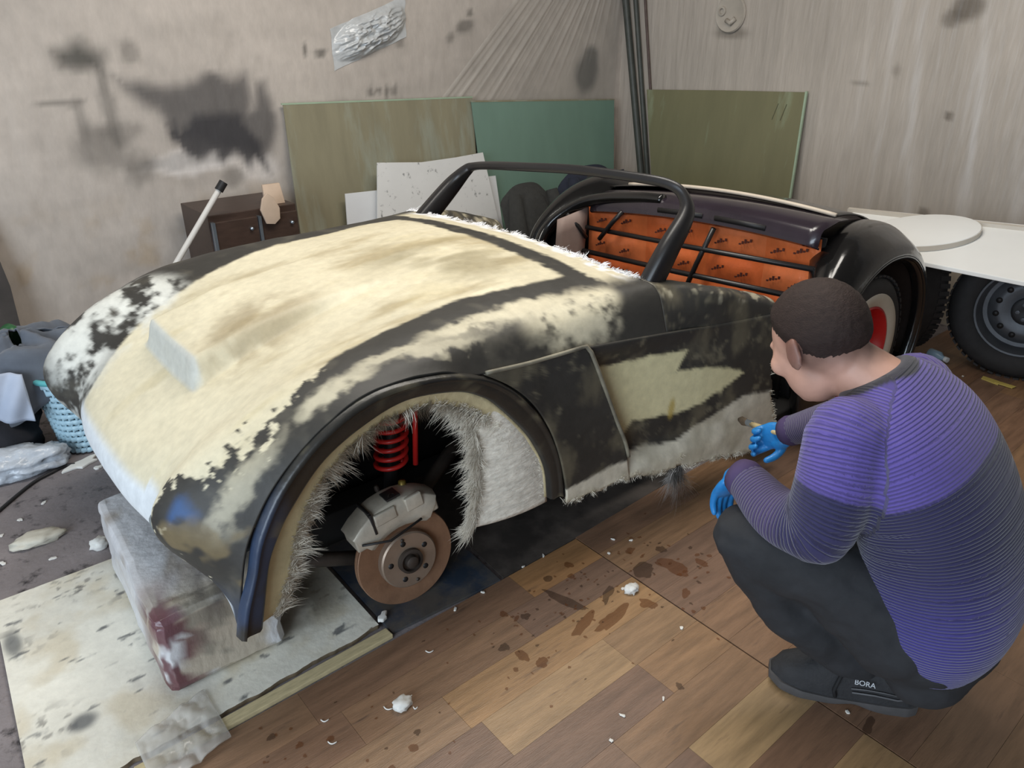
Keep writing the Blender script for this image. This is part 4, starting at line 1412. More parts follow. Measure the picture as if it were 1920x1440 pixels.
col = np.array(lin(206, 206, 208)) * (.82 + .32 * fbm(P * np.array([1, .6, 3]), 20, 4, 113))[:, None]
col = mixc(col, .75 * sstep(.56, .66, fbm(P * np.array([1, 1, 1]), 13, 4, 114)) * sstep(.05, .3, Q[:, 2]) * sstep(.1, .3, Q[:, 0] + Q[:, 2] * .3), lin(150, 138, 124))
face = sstep(.30, .05, Q[:, 1])
col = mixc(col, .85 * face * sstep(.40, .52, fbm(P, 11, 4, 117)), lin(178, 164, 142))
col = mixc(col, .85 * face * sstep(.54, .60, fbm(P, 13, 4, 118)), lin(136, 130, 118))
col = mixc(col, .95 * sstep(.42, .50, fbm(P, 15, 4, 115)) * sstep(.32, .02, Q[:, 1]) * sstep(.45, .15, Q[:, 0]), lin(98, 56, 64))
col = mixc(col, .8 * sstep(.55, .62, fbm(P * np.array([3, 1, 1]), 10, 4, 116)) * sstep(.6, .95, Q[:, 2]) * sstep(.3, .5, Q[:, 0]), lin(86, 80, 78))
mb.add(P, F)
tag(mb.build('foam_block', m_foam, cols=col), 'film-wrapped foam block with maroon stains propping up the nose', 'block')

# ------------------------------------------------------------------ laundry basket: woven strands
t = thing('laundry_basket', 'light blue woven laundry basket beside the far fender', 'basket', (-.40, .95, 0))
m_str = mat('blue_plastic_strand', lin(176, 208, 222), rough=.4, var=.06)
m_rim = mat('turquoise_rim', lin(92, 172, 176), rough=.35, var=.06)
m_in = mat('basket_inside', lin(44, 66, 84), rough=.8, var=.2)
BC = np.array([-.395, 1.050])


def bsk(a, h, off=0.0):
    r = .128 + .040 * h + off
    ca, sa = math.cos(a), math.sin(a)
    rx = r * math.copysign(abs(ca) ** .75, ca) * 1.0
    ry = r * math.copysign(abs(sa) ** .75, sa) * .92
    return (BC[0] + rx, BC[1] + ry, .006 + .30 * h)


b = MB()
b.grid(np.array([[bsk(a, h, -.007) for h in np.linspace(0, 1, 4)] for a in np.linspace(0, 2 * math.pi, 48, endpoint=False)]), True, False)
b.F.append(tuple(i * 4 for i in range(48)))
b.build('liner', m_in, t)
NH, NA = 12, 34
for r_ in range(NH):
    h = .035 + .93 * r_ / (NH - 1)
    pts = [bsk(2 * math.pi * k / (NA * 2), h, .0035 * (1 if (k + r_ * 1) % 2 else -1)) for k in range(NA * 2)]
    MB().tube(pts,   .0112, 6, closed=True, flat=.5).build('woven_strand', m_str, t)
for k in range(NA):
    a = 2 * math.pi * (k + .25) / NA
    MB().tube([bsk(a, h, .0) for h in np.linspace(0, 1, 6)], .0055, 5, flat=.6).build('upright', m_str, t)
MB().tube([bsk(2 * math.pi * k / 60, 1.03, .004) for k in range(60)], .011, 8, closed=True).build('rim', m_rim, t)


# ------------------------------------------------------------------ cloths and rubbish at the left
def cloth(fn, nu, nv, name, m, thick=.004):
    G = np.array([[fn(i / (nu - 1), j / (nv - 1)) for j in range(nv)] for i in range(nu)])
    b = MB()
    b.grid(G)
    return b.build(name, m, None, thick=thick)


m_gc = mat('grey_fabric', lin(92, 98, 108), rough=.85, var=.15, scale=20, sheen=.2)
m_pale = mat('pale_blue_fabric', lin(172, 182, 200), rough=.8, var=.08)
m_bc = mat('black_fabric', lin(34, 33, 38), rough=.9, var=.3, scale=16)


jacket = thing('jacket', 'dark grey jacket heaped over the edge of the blue basket', 'clothing', (-.57, 1.12, .30))


def jk(s, v):
    a = 2 * math.pi * s
    ridge = .5 + .5 * math.sin(a * 5 + 4 * v + 3 * math.sin(a * 2))
    R = .02 + (.135 + .05 * math.sin(a + .6)) * min(1, v * 1.5)
    drop = max(0, v - .62) / .38
    R += .03 * drop + .020 * (ridge - .5) * v
    k = .5 + .5 * math.cos(a - math.radians(212))
    return (-.565 + R * math.cos(a) * 1.08, 1.105 + R * math.sin(a), .425 - .075 * v ** 2 - drop * (.03 + .19 * k ** 1.5) + .040 * ridge * (1 - .3 * v) + .05 * (float(fbm(np.array([s * 6, v * 4, 1.]), 1.2, 3, 121)) - .5))


o = cloth(jk, 90, 34, 'jacket_body', m_gc)
setp(o, jacket)


def jk2(s, v):
    a = math.radians(232 + 30 * s)
    R = .165 + .045 * v + .012 * math.sin(v * 4) + .010 * math.sin(s * 8 + v * 5)
    return (-.565 + R * math.cos(a) * 1.08, 1.105 + R * math.sin(a), .385 - .17 * v - .015 * s)


o = cloth(jk2, 18, 18, 'pale_lining', m_pale)
setp(o, jacket)
b = MB().blob((-.715, 1.16, .14), (.145, .16, .17), .40, 2.2, 4, 5, flat=.139)
tag(b.build('black_clothes', m_bc), 'heap of black cloth on the floor left of the basket', 'clothing')
b = MB().blob((-.665, .935, .045), (.135, .065, .050), .50, 2.6, 4, 9, flat=.044)
tag(b.build('plastic_bag', mat('clear_bag', lin(196, 202, 210), rough=.25, var=.15, scale=20, spec=.7, bump=.01, bscale=18, alpha=.9)), 'crumpled pale plastic bag on the floor in front of the basket', 'plastic bag')
tag(MB().tube([tuple(p) for p in catmull([(-1.0, .50, .006), (-.86, .62, .006), (-.782, .714, .006), (-.669, .828, .006), (-.60, .865, .006), (-.55, .885, .006), (-.52, .875, .006)], 50)], .006, 8)
    .build('cable', m_black), 'black cable curving across the grey floor to the basket', 'cable')
tag(MB().lathe([(.028, 0), (.032, .05), (.026, .07), (.0, .072)], (-.545, 1.21, .40), (-.5, -.3, .8), 20).build('green_lid', mat('green_plastic', lin(40, 96, 56), rough=.4, var=.1)), 'small green plastic cap peeking out behind the grey jacket', 'cap')


def chip(cx, cy, rx, ry, h, m, name, lab, cat, seed, rot=0.0, group=None, z0=.0):
    n = 14
    r = random.Random(seed)
    rad = [r.uniform(.55, 1.15) for _ in range(n)]
    cr, sr = math.cos(rot), math.sin(rot)
    pl = []
    for k in range(n):
        a = 2 * math.pi * k / n
        u, v = rx * rad[k] * math.cos(a), ry * rad[k] * math.sin(a)
        pl.append((u * cr - v * sr + cx, u * sr + v * cr + cy))
    b = MB().prism(pl, lambda u, v, q: (u, v, z0 + q), .0005, h)
    return tag(b.build(name, m, bevel=h * .25), lab, cat, group)


m_pl = mat('plaster_white', lin(224, 222, 216), rough=.8, var=.08)
m_pp = mat('dirty_paper', lin(204, 198, 182), rough=.7, var=.12, scale=20)
chip(-.50, .865, .075, .030, .010, m_pl, 'plaster_scrap', 'long white plaster scrap on the grey floor before the basket', 'scrap', 1, .35, 'white scraps on the floor')
chip(-.46, .80, .018, .012, .008, m_pl, 'plaster_scrap', 'small white crumb on the grey floor right of the long scrap', 'scrap', 2, .2, 'white scraps on the floor')
b = MB().blob((-.715, .455, .012), (.062, .036, .016), .5, 2.4, 3, 14, flat=.011)
tag(b.build('crumpled_paper', m_pp), 'crumpled pale wrapper on the grey floor left of the foam block', 'wrapper', 'white scraps on the floor')
b = MB().blob((-.575, .30, .012), (.024, .022, .018), .6, 2.8, 3, 15, flat=.011)
tag(b.build('crumpled_paper', m_pl), 'small white crumple on the floor against the foam block', 'wrapper', 'white scraps on the floor')
for k, (cx, cy) in enumerate([(-.86, .62), (-.80, .56), (-.74, .62), (-.70, .33), (-.66, .68), (-.82, .40)]):
    chip(cx, cy, .013, .007, .003, m_pl, 'white_crumb', 'tiny white crumb on the grey floor at the left', 'crumb', 30 + k, k, 'tiny white crumbs on the left floor')
# plastic film scrap at the front edge of the board
t = tag(cloth(lambda s, v: (-.70 + .17 * s, -.70 + .17 * v + .05 * s, .017 + .010 * abs(math.sin(7 * s + 5 * v + 4 * float(fbm(np.array([s * 4, v * 4, 0.]), 1, 3, 131)))) * math.sin(math.pi * s) ** .5), 44, 40, 'film_scrap',
        mat('clear_film_scrap', lin(226, 222, 214), rough=.2, var=.15, spec=.7, alpha=.35)), 'crumpled clear film scrap on the corner of the cream board', 'plastic film')
# bits on the brown floor
Z0 = .006
b = MB().blob((.525, -.896, Z0 + .010), (.020, .014, .012), .6, 2.8, 3, 21, flat=.0095)
tag(b.build('foam_scrap', m_pl), 'white torn foam scrap on the planks near the floor seam', 'scrap', 'white scraps on the floor')
b = MB().blob((-.187, -.818, Z0 + .010), (.022, .017, .012), .5, 2.8, 3, 22, flat=.0095)
tag(b.build('foam_scrap', m_pl), 'white torn foam scrap on the planks nearest the camera', 'scrap', 'white scraps on the floor')
chip(-.075, -.545, .022, .014, .012, m_pl, 'foam_piece', 'small square white foam piece beside the end of the cream lath', 'scrap', 23, .5, 'white scraps on the floor', .012)
for k, (cx, cy, a, L) in enumerate([(-.215, -.80, 2.2, .022), (-.158, -.812, .8, .016), (-.165, -.84, 2.4, .010), (-.345, -.735, 2.5, .018), (-.04, -.715, 2.5, .02), (-.36, -.80, 2.4, .02)]):
    p = [(cx + L * (s - .5) * math.cos(a) - .006 * math.sin(3.1 * s) * math.sin(a), cy + L * (s - .5) * math.sin(a) + .006 * math.sin(3.1 * s) * math.cos(a), Z0 + .0018) for s in np.linspace(0, 1, 8)]
    tag(MB().tube(p, .0016, 5).build('white_shaving', m_pl), 'thin curled white shaving on the planks near the camera', 'shaving', 'white shavings on the planks')
m_chip = mat('white_chip', lin(226, 222, 214), rough=.7, var=.06)
rc = random.Random(8)
for k, (cx, cy) in enumerate([(.52, -1.08), (.30, -1.20), (.19, -1.17), (.12, -1.20), (.515, -.875), (.63, -1.45), (.60, -1.50), (.66, -1.54), (.60, -.74), (.66, -.70), (.70, -.74), (.36, -.62), (.10, -.635), (.20, -.63), (.44, -.62), (.48, -1.60), (2.78, -.90)]):
    chip(cx, cy, rc.uniform(.005, .009), rc.uniform(.003, .006), .004, m_chip, 'white_chip', 'tiny white chip lying on the brown planks', 'chip', 60 + k, rc.uniform(0, 3), 'tiny white chips on the planks', Z0)
m_stn = mat('resin_drip', attr=True, rough=.3, var=.2, spec=.5, alpha=.42)
sb = MB()
sc_ = []
rs = random.Random(77)
drops = [(.355, -.80, .015, .075, .25), (.33, -.90, .05, .018, .3), (.40, -.935, .07, .02, .1), (.47, -.86, .045, .013, .5), (.52, -.96, .018, .03, .2), (.13, -.88, .014, .022, 0.), (.115, -.83, .016, .014, 0), (.155, -.93, .02, .016, .4),
                                         (.09, -.905, .007, .007, 0), (.23, -.78, .013, .012, 0), (.19, -.735, .010, .012, 0), (.205, -.77, .012, .006, .5), (.38, -.705, .015, .012, 0), (.44, -.74, .012, .01, .5), (.47, -.70, .012, .014, 0), (.62, -.86, .04, .03, .2),
                                         (.70, -.90, .03, .05, .3), (.64, -1.0, .02, .012, .4), (.74, -.83, .02, .02, 0), (.78, -.95, .014, .02, 0), (.66, -.77, .018, .012, 0), (.36, -1.20, .009, .012, 0), (-.23, -.93, .012, .012, 0), (-.30, -.95, .02, .014, 0), (-.20, -.90, .008, .008, 0),
                                         (-.42, -.76, .010, .008, 0), (-.36, -.79, .008, .008, 0), (-.46, -.70, .012, .009, 0), (.64, -1.46, .03, .012, .6), (.63, -1.42, .012, .02, 0), (.60, -1.55, .03, .01, .2), (-.44, -.83, .016, .014, 0)]
for _ in range(150):
    g = rs.random()
    if g < .55:
        drops.append((rs.gauss(.34, .16), rs.gauss(-.82, .09), rs.uniform(.002, .006), rs.uniform(.002, .006), 0))
    elif g < .8:
        drops.append((rs.gauss(.70, .10), rs.gauss(-.88, .10), rs.uniform(.003, .009), rs.uniform(.003, .008), 0))
    else:
        drops.append((rs.gauss(-.32, .15), rs.gauss(-.82, .08), rs.uniform(.002, .005), rs.uniform(.002, .005), 0))
for k, (cx, cy, rx, ry, r_) in enumerate(drops):
    if cy > -.64:
        continue
    n = 26
    rad = np.array([.35 + 1.2 * float(fbm(np.array([math.cos(2 * math.pi * i / n) * 1.3, math.sin(2 * math.pi * i / n) * 1.3, k * 3.1]), 1.1, 3, 5)) for i in range(n)])
    pl = []
    for i in range(n):
        u, v = rx * rad[i] * math.cos(2 * math.pi * i / n), ry * rad[i] * math.sin(2 * math.pi * i / n)
        pl.append((cx + u * math.cos(r_) - v * math.sin(r_), cy + u * math.sin(r_) + v * math.cos(r_)))
    sb.add([(x_, y_, Z0 + .0007 + .00001 * (k % 30)) for x_, y_ in pl], [tuple(range(n))])
    sc_ += [lin(112, 64, 30) if k % 3 else lin(66, 46, 34)] * n
tag(sb.build('resin_spatter', m_stn, cols=np.array(sc_)), 'brown resin spatter drying on the planks beside the floor seam', 'stains', kind='stuff')
# right background bits
tag(MB().prism([(2.63, -.70), (2.78, -.60), (2.86, -.66), (2.68, -.80)], lambda u, v, q: (u, v, Z0 + q), .0005, .003).build('paper_scrap', m_pp, smooth=False), 'flat grey paper scrap on the planks behind the rear wheel', 'scrap')
t = thing('masking_tape', 'torn strip of yellow masking tape on the planks by the spare wheel', 'tape', (2.83, -1.03, Z0))
m_yel = mat('yellow_tape', lin(196, 176, 96), rough=.6, var=.12)
MB().prism([(2.815, -.965), (2.85, -.96), (2.845, -1.03), (2.80, -1.04)], lambda u, v, q: (u, v, Z0 + q), .0005, .004).build('tape_piece', m_yel, t, smooth=False)
MB().prism([(2.81, -1.02), (2.842, -1.035), (2.835, -1.10), (2.805, -1.095)], lambda u, v, q: (u, v, Z0 + q + .05 * abs(v + 1.05)), .001, .004).build('tape_piece', m_yel, t, smooth=False)
t = thing('small_bottle', 'small pale blue bottle lying by the wall behind the rear wheel', 'bottle', (2.89, -.72, Z0))
MB().lathe([(0, 0), (.022, 0), (.024, .004), (.024, .055), (.012, .07), (.010, .085), (0, .086)], (2.89, -.70, Z0 + .024), (-.3, -.95, 0), 20).build('bottle_body', mat('pale_blue_plastic', lin(150, 176, 196), rough=.3, var=.05), t, auto=40)
MB().lathe([(.013, .084), (.013, .10), (0, .101)], (2.89, -.70, Z0 + .024), (-.3, -.95, 0), 16).build('bottle_cap', m_white2, t, auto=40)


# ================================================================== THE MAN
m_skin = mat('skin', attr=True, rough=.5, var=.06, scale=30, spec=.4)
m_hair = mat('dark_brown_hair', lin(50, 38, 34), rough=.75, var=.25, scale=70, bump=.002, bscale=220, stretch=(1, 1, 2.5), spec=.3)
m_trs = mat('black_work_trousers', lin(42, 43, 46), rough=.85, var=.25, scale=16, bump=.004, bscale=14)
m_glv = mat('blue_nitrile', lin(40, 130, 200), rough=.4, var=.1, scale=20, bump=.002, bscale=60)
man = thing('person', 'crouching person in a ribbed purple sweater and black trousers, brushing the car door', 'person', (.72, -1.50, 0.006))


hr_ref = [None]


def ellipsoid(b, c, ax, rad, sub=3):
    """ax: three unit vectors, rad: three radii"""
    if ax[0] is hr_ref[0]:
        rad = [q * HS for q in rad]
    bm = bmesh.new()
    bmesh.ops.create_icosphere(bm, subdivisions=sub, radius=1)
    V = [Vector(c) + ax[0] * (v.co.x * rad[0]) + ax[1] * (v.co.y * rad[1]) + ax[2] * (v.co.z * rad[2]) for v in bm.verts]
    F = [tuple(v.index for v in f.verts) for f in bm.faces]
    bm.free()
    b.add(V, F)


def ball(b, c, r):
    ellipsoid(b, c, (Vector((1, 0, 0)), Vector((0, 1, 0)), Vector((0, 0, 1))), (r, r, r), 2)


def limb(b, pts, rs, n=26, seg=18):
    P = catmull(np.array(pts, float), n)
    Rr = catmull(np.array([[r] for r in rs], float), n)[:, 0]
    b.tube([tuple(p) for p in P], list(Rr), seg)
    ball(b, P[0], Rr[0] * .98)
    ball(b, P[-1], Rr[-1] * .98)
    return P


def torso(b, st, seg=40):
    """st: (x, y, z, halfwidth, halfdepth) along the spine"""
    S = catmull(np.array(st, float), 46)
    rows = []
    for i in range(len(S)):
        p = Vector(S[i][:3])
        T = (Vector(S[min(i + 1, 45)][:3]) - Vector(S[max(i - 1, 0)][:3])).normalized()
        X = Vector((1, .05, 0))
        X = (X - T * T.dot(X)).normalized()
        Y = T.cross(X)
        rows.append([tuple(p + X * (S[i][3] * math.copysign(abs(math.cos(a)) ** .85, math.cos(a))) + Y * (S[i][4] * math.copysign(abs(math.sin(a)) ** .85, math.sin(a)))) for a in np.linspace(0, 2 * math.pi, seg, endpoint=False)])
    q = MB()
    q.grid(np.array(rows), False, True)
    q.F.append(tuple(range(seg))[::-1])
    q.F.append(tuple(range(45 * seg, 46 * seg)))
    b.add(q.V, q.F)
    return S[:, :3]


SPINE = [(.740, -1.580, .215, .180, .120), (.740, -1.578, .31, .206, .150), (.735, -1.560, .43, .204, .148), (.725, -1.515, .56, .208, .140), (.705, -1.445, .675, .208, .128), (.692, -1.390, .752, .165, .096), (.682, -1.352, .802, .078, .068)]
SHL, SHR = (.540, -1.388, .722), (.860, -1.380, .722)
ELL, WRL = (.470, -1.400, .530), (.512, -1.205, .535)
ELR, WRR = (1.035, -1.235, .545), (1.065, -1.010, .385)
HPL, HPR = (.635, -1.560, .265), (.83, -1.560, .265)
KNL, KNR = (.472, -1.250, .425), (.890, -1.240, .435)
ANL, ANR = (.668, -1.495, .110), (.885, -1.475, .110)

# head frame
HS = 1.09
HC = Vector((.663, -1.230, .840))
hf = Vector((.20, .62, -.58)).normalized()
hu = (Vector((0.02, .0, 1)) - hf * hf.dot(Vector((0.02, 0, 1)))).normalized()
hr = hf.cross(hu).normalized()                # his right
if hr.x < 0:
    hr = -hr


hr_ref[0] = hr


def hp_(r, f, u):
    return HC + (hr * r + hf * f + hu * u) * HS


body = MB()
ellipsoid(body, hp_(0, -.010, .018), (hr, hf, hu), (.077, .098, .092), 4)          # skull
ellipsoid(body, hp_(0, .030, -.045), (hr, hf, hu), (.056, .064, .070), 3)          # jaw
ellipsoid(body, hp_(0, .062, -.085), (hr, hf, hu), (.026, .022, .022), 3)          # chin
ellipsoid(body, hp_(0, .078, .025), (hr, hf, hu), (.050, .014, .016), 3)           # brow
ellipsoid(body, hp_(0, .045, -.012), (hr, hf, hu), (.066, .052, .062), 3)
ellipsoid(body, hp_(0, .082, -.018), (hr, (hf - hu * .25).normalized(), hu), (.012, .016, .022), 3)   # nose
ellipsoid(body, hp_(0, .076, -.056), (hr, hf, hu), (.024, .010, .010), 3)          # lips
for s in (-1, 1):
    e = (hf * .25 + hr * s).normalized()
    ellipsoid(body, hp_(s * .083, -.020, -.026), ((hr * s + hf * -.45).normalized(), hf, hu), (.010, .022, .035), 3)   # ears
    ellipsoid(body, hp_(s * .085, -.030, -.012), ((hr * s + hf * -.45).normalized(), hf, hu), (.010, .012, .022), 3)
    ellipsoid(body, hp_(s * .046, .066, -.020), (hr, hf, hu), (.022, .020, .024), 3)    # cheeks
limb(body, [hp_(0, -.030, -.035), (.673, -1.300, .810), (.688, -1.375, .770)], [.056, .060, .072])
torso(body, [(x, y, z, w_ * .86, d_ * .84) for x, y, z, w_, d_ in SPINE[:-1]] + [(.686, -1.36, .785, .05, .05)])
limb(body, [SHL, ELL, WRL], [.055, .045, .030])
limb(body, [SHR, ELR, WRR], [.055, .045, .030])
limb(body, [HPL, KNL], [.070, .050])
limb(body, [KNL, (.532, -1.354, .257), ANL], [.050, .040, .034])
limb(body, [HPR, KNR], [.070, .050])
limb(body, [KNR, (.888, -1.36, .27), ANR], [.050, .040, .034])
me = remesh(body, .006, 5)
P = coords(me)
d = P - np.array(HC)
hl = np.stack([d @ np.array(hr), d @ np.array(hf), d @ np.array(hu)], -1)
sk = np.array(lin(206, 160, 140)) * (.92 + .14 * fbm(P, 14, 3, 141))[:, None]
ear = sstep(.078, .086, np.abs(hl[:, 0])) * sstep(.06, .03, np.abs(hl[:, 2] + .005))
sk = mixc(sk, .45 * ear, lin(206, 128, 112))
# cropped neck hair shading into the skin
fade = sstep(-.100, -.050, hl[:, 2] + .015 * (fbm(P, 40, 3, 142) - .5)) * sstep(.03, -.02, hl[:, 1])
sk = mixc(sk, .70 * fade, lin(74, 58, 52))
paint(me, sk)
link('body', me, m_skin, man)
m_eye = mat('eye', lin(225, 222, 216), rough=.2, var=.02)
for s in (-1, 1):
    q = MB()
    ellipsoid(q, hp_(s * .031, .076, .004), (hr, hf, hu), (.013, .010, .010), 2)
    q.build('eye', m_eye, man)

# hair cap
bm = bmesh.new()
bmesh.ops.create_icosphere(bm, subdivisions=6, radius=1)
V = np.array([v.co for v in bm.verts])
F = np.array([[v.index for v in f.verts] for f in bm.faces])
bm.free()
bmin = np.interp(V[:, 1], [-1, -.75, -.35, -.05, .18, .45, .75, 1], [-.86, -.80, -.70, -.34, .0, .36, .58, .70]) + .10 * (fbm(V, 16, 3, 151) - .5)
keep = V[:, 2] > bmin
thk = sstep(0, .45, V[:, 2] - bmin)
rough_ = 1 + .012 + .115 * thk + (.030 * (fbm(V * np.array([1, .6, 1]), 13, 4, 152) - .5)) * (.3 + .7 * thk)
q = np.array(HC) + (np.array(hf) * -.010 + np.array(hu) * .018) * HS
Pv = q + (V[:, :1] * .077 * HS * rough_[:, None]) * np.array(hr) + (V[:, 1:2] * .098 * HS * rough_[:, None]) * np.array(hf) + (V[:, 2:] * .092 * HS * rough_[:, None]) * np.array(hu)
b = MB()
idx = -np.ones(len(V), int)
idx[keep] = np.arange(keep.sum())
b.V = [tuple(p) for p in Pv[keep]]
b.F = [tuple(int(idx[i]) for i in f) for f in F if keep[f].all()]
b.build('hair', m_hair, man)

# sweater -------------------------------------------------------------------
sw = MB()
SP = torso(sw, SPINE)
la = limb(sw, [SHL, (.497, -1.403, .63), ELL], [.082, .078, .072])
lb = limb(sw, [ELL, (.480, -1.305, .515), WRL], [.070, .060, .046])
ra = limb(sw, [SHR, (.965, -1.31, .655), ELR], [.082, .076, .068])
rb = limb(sw, [ELR, (1.052, -1.12, .465), WRR], [.066, .056, .044])
ellipsoid(sw, (.595, -1.40, .728), (Vector((1, 0, 0)), Vector((0, 1, 0)), Vector((0, 0, 1))), (.10, .085, .062), 3)
ellipsoid(sw, (.80, -1.395, .728), (Vector((1, 0, 0)), Vector((0, 1, 0)), Vector((0, 0, 1))), (.10, .085, .062), 3)
me = remesh(sw, .0065, 6)
P = coords(me)


def along(P, path, r0):
    """nearest distance to a polyline and arc length there"""
    path = np.array(path, float)
    seg = np.diff(path, axis=0)
    L = np.linalg.norm(seg, axis=1)
    cum = np.concatenate([[0], np.cumsum(L)])
    best = np.full(len(P), 1e9)
    s = np.zeros(len(P))
    for i in range(len(seg)):
        t = np.clip(((P - path[i]) @ seg[i]) / (L[i] ** 2), 0, 1)
        dd = np.linalg.norm(P - (path[i] + t[:, None] * seg[i]), axis=1) / r0
        m = dd < best
        best[m] = dd[m]
        s[m] = cum[i] + t[m] * L[i]
    return best, s


larm = catmull(np.array([(.620, -1.385, .800), SHL, (.497, -1.403, .63), (.478, -1.385, .540), (.482, -1.305, .522), WRL]), 40)
rarm = catmull(np.array([(.780, -1.385, .800), SHR, (.965, -1.31, .64), (1.030, -1.225, .55), (1.052, -1.12, .465), WRR]), 40)
# torso coordinate: a smooth ramp of height, tilted so that rows run across the back
dT, sT = along(P, SP[::2], .165)
dL, sL = along(P, larm, .076)
dR, sR = along(P, rarm, .076)
Ltot = sT.max()
coordT = (Ltot - sT)
isL = (dL < dT)
isR = (dR < dT) & ~isL
coord = np.where(isL, sL + .055, np.where(isR, sR + .055, coordT))
a = me.attributes.new('row', 'FLOAT', 'POINT')
a.data.foreach_set('value', coord.astype(np.float32))
UPC, NAV, LOW, CUF = np.array(lin(94, 80, 156)), np.array(lin(44, 42, 80)), np.array(lin(70, 64, 140)), np.array(lin(78, 66, 104))
cT = np.zeros((len(P), 3)) + UPC
cutT = .205 + .012 * (fbm(P, 9, 2, 161) - .5)
cT = mixc(cT, sstep(cutT - .003, cutT + .003, coordT), NAV)
cT = mixc(cT, sstep(.32, .52, coordT) * .8, LOW)
cA = np.zeros((len(P), 3)) + UPC * .95
for dd, ss in ((isL, sL), (isR, sR)):
    cS = mixc(np.zeros((len(P), 3)) + UPC * .95, sstep(.218, .224, ss), NAV * 1.05)
    cS = mixc(cS, sstep(.335, .385, ss) * .85, CUF)
    cA = np.where(dd[:, None], cS, cA)
col = np.where((isL | isR)[:, None], cA, cT)
# soft navy collar
nk = np.linalg.norm(P - np.array([.682, -1.338, .808]), axis=1)
col = mixc(col, sstep(.100, .094, nk), lin(50, 47, 56))
paint(me, col)
m_swt = mat('ribbed_sweater', attr=True, rough=.85, var=.08, scale=60, sheen=.25)
nt = m_swt.node_tree
bs = nt.nodes['Principled BSDF']
at = nt.nodes.new('ShaderNodeAttribute')
at.attribute_name = 'row'
mu = nt.nodes.new('ShaderNodeMath')
mu.operation = 'MULTIPLY'
mu.inputs[1].default_value = 2 * math.pi / .0072
nt.links.new(at.outputs['Fac'], mu.inputs[0])
sn = nt.nodes.new('ShaderNodeMath')
sn.operation = 'SINE'
nt.links.new(mu.outputs[0], sn.inputs[0])
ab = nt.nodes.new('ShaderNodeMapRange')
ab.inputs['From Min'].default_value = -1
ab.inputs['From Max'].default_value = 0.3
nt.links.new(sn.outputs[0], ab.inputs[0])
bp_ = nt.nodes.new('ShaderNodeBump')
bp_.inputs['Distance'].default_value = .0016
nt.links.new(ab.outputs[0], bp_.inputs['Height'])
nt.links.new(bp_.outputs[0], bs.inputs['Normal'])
# base colour scaled darker in the rib grooves than on the ridges
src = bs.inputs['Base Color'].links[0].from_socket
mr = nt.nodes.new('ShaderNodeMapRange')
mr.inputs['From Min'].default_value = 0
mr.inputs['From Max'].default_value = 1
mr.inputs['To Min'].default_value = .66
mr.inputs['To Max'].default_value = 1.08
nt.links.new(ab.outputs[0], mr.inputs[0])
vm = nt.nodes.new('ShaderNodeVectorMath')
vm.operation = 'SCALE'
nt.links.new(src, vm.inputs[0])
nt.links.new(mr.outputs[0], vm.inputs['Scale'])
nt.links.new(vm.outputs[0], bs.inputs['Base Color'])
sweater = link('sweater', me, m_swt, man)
for W0, W1 in ((WRL, ELL), (WRR, ELR)):
    d_ = (Vector(W1) - Vector(W0)).normalized()
    MB().tube([tuple(Vector(W0) - d_ * .030), tuple(Vector(W0) - d_ * .012), tuple(Vector(W0) + d_ * .012)], [.040, .046, .044], 18).build('cuff', mat('cuff_knit', lin(74, 60, 96), rough=.9, var=.1), sweater)

# trousers ------------------------------------------------------------------
tr_ = MB()
ellipsoid(tr_, (.74, -1.580, .245), (Vector((1, 0, 0)), Vector((0, 1, 0)), Vector((0, 0, 1))), (.195, .130, .115), 3)
limb(tr_, [HPL, (.548, -1.405, .382), KNL], [.108, .090, .074])
limb(tr_, [KNL, (.530, -1.352, .255), (.640, -1.475, .140)], [.070, .060, .055])
limb(tr_, [HPR, (.862, -1.40, .375), KNR], [.110, .095, .074])
limb(tr_, [KNR, (.888, -1.36, .27), (.885, -1.465, .145)], [.072, .066, .058])
ellipsoid(tr_, (.665, -1.605, .195), (Vector((1, 0, 0)), Vector((0, 1, 0)), Vector((0, 0, 1))), (.10, .085, .075), 3)
ellipsoid(tr_, (.815, -1.605, .195), (Vector((1, 0, 0)), Vector((0, 1, 0)), Vector((0, 0, 1))), (.10, .085, .075), 3)
me = remesh(tr_, .007, 5)
P = coords(me)
nrm = np.zeros(len(P) * 3)
me.vertices.foreach_get('normal', nrm)
nrm = nrm.reshape(-1, 3)
wr = fbm(P * np.array([1.0, 1.0, 1.6]), 15, 3, 171) - .5
rdg = .5 - np.abs(fbm(P * np.array([1.4, 1, .8]), 11, 2, 172) - .5) * 2
P2 = P + nrm * (wr * .014 + rdg * .012)[:, None]
me.vertices.foreach_set('co', P2.ravel())
trousers = link('trousers', me, m_trs, man)
MB().lathe([(.006, 0), (.006, .003), (.004, .004), (0, .004)], (.478, -1.325, .315), (-.85, -.4, .1), 12).build('rivet', mat('dull_rivet', lin(90, 88, 84), rough=.4, metal=.6), trousers)

# shoes ---------------------------------------------------------------------
m_shoe = mat('black_shoe_mesh', lin(46, 46, 48), rough=.8, var=.2, scale=40, bump=.0015, bscale=150)
m_sole = mat('grey_sole', lin(78, 76, 76), rough=.75, var=.15, scale=30)
m_lace = mat('black_lace', lin(26, 26, 28), rough=.8, var=.1)
m_ltr = mat('white_lettering', lin(200, 204, 208), rough=.5, var=.02)
m_pip = mat('grey_piping', lin(96, 96, 98), rough=.6, var=.05)


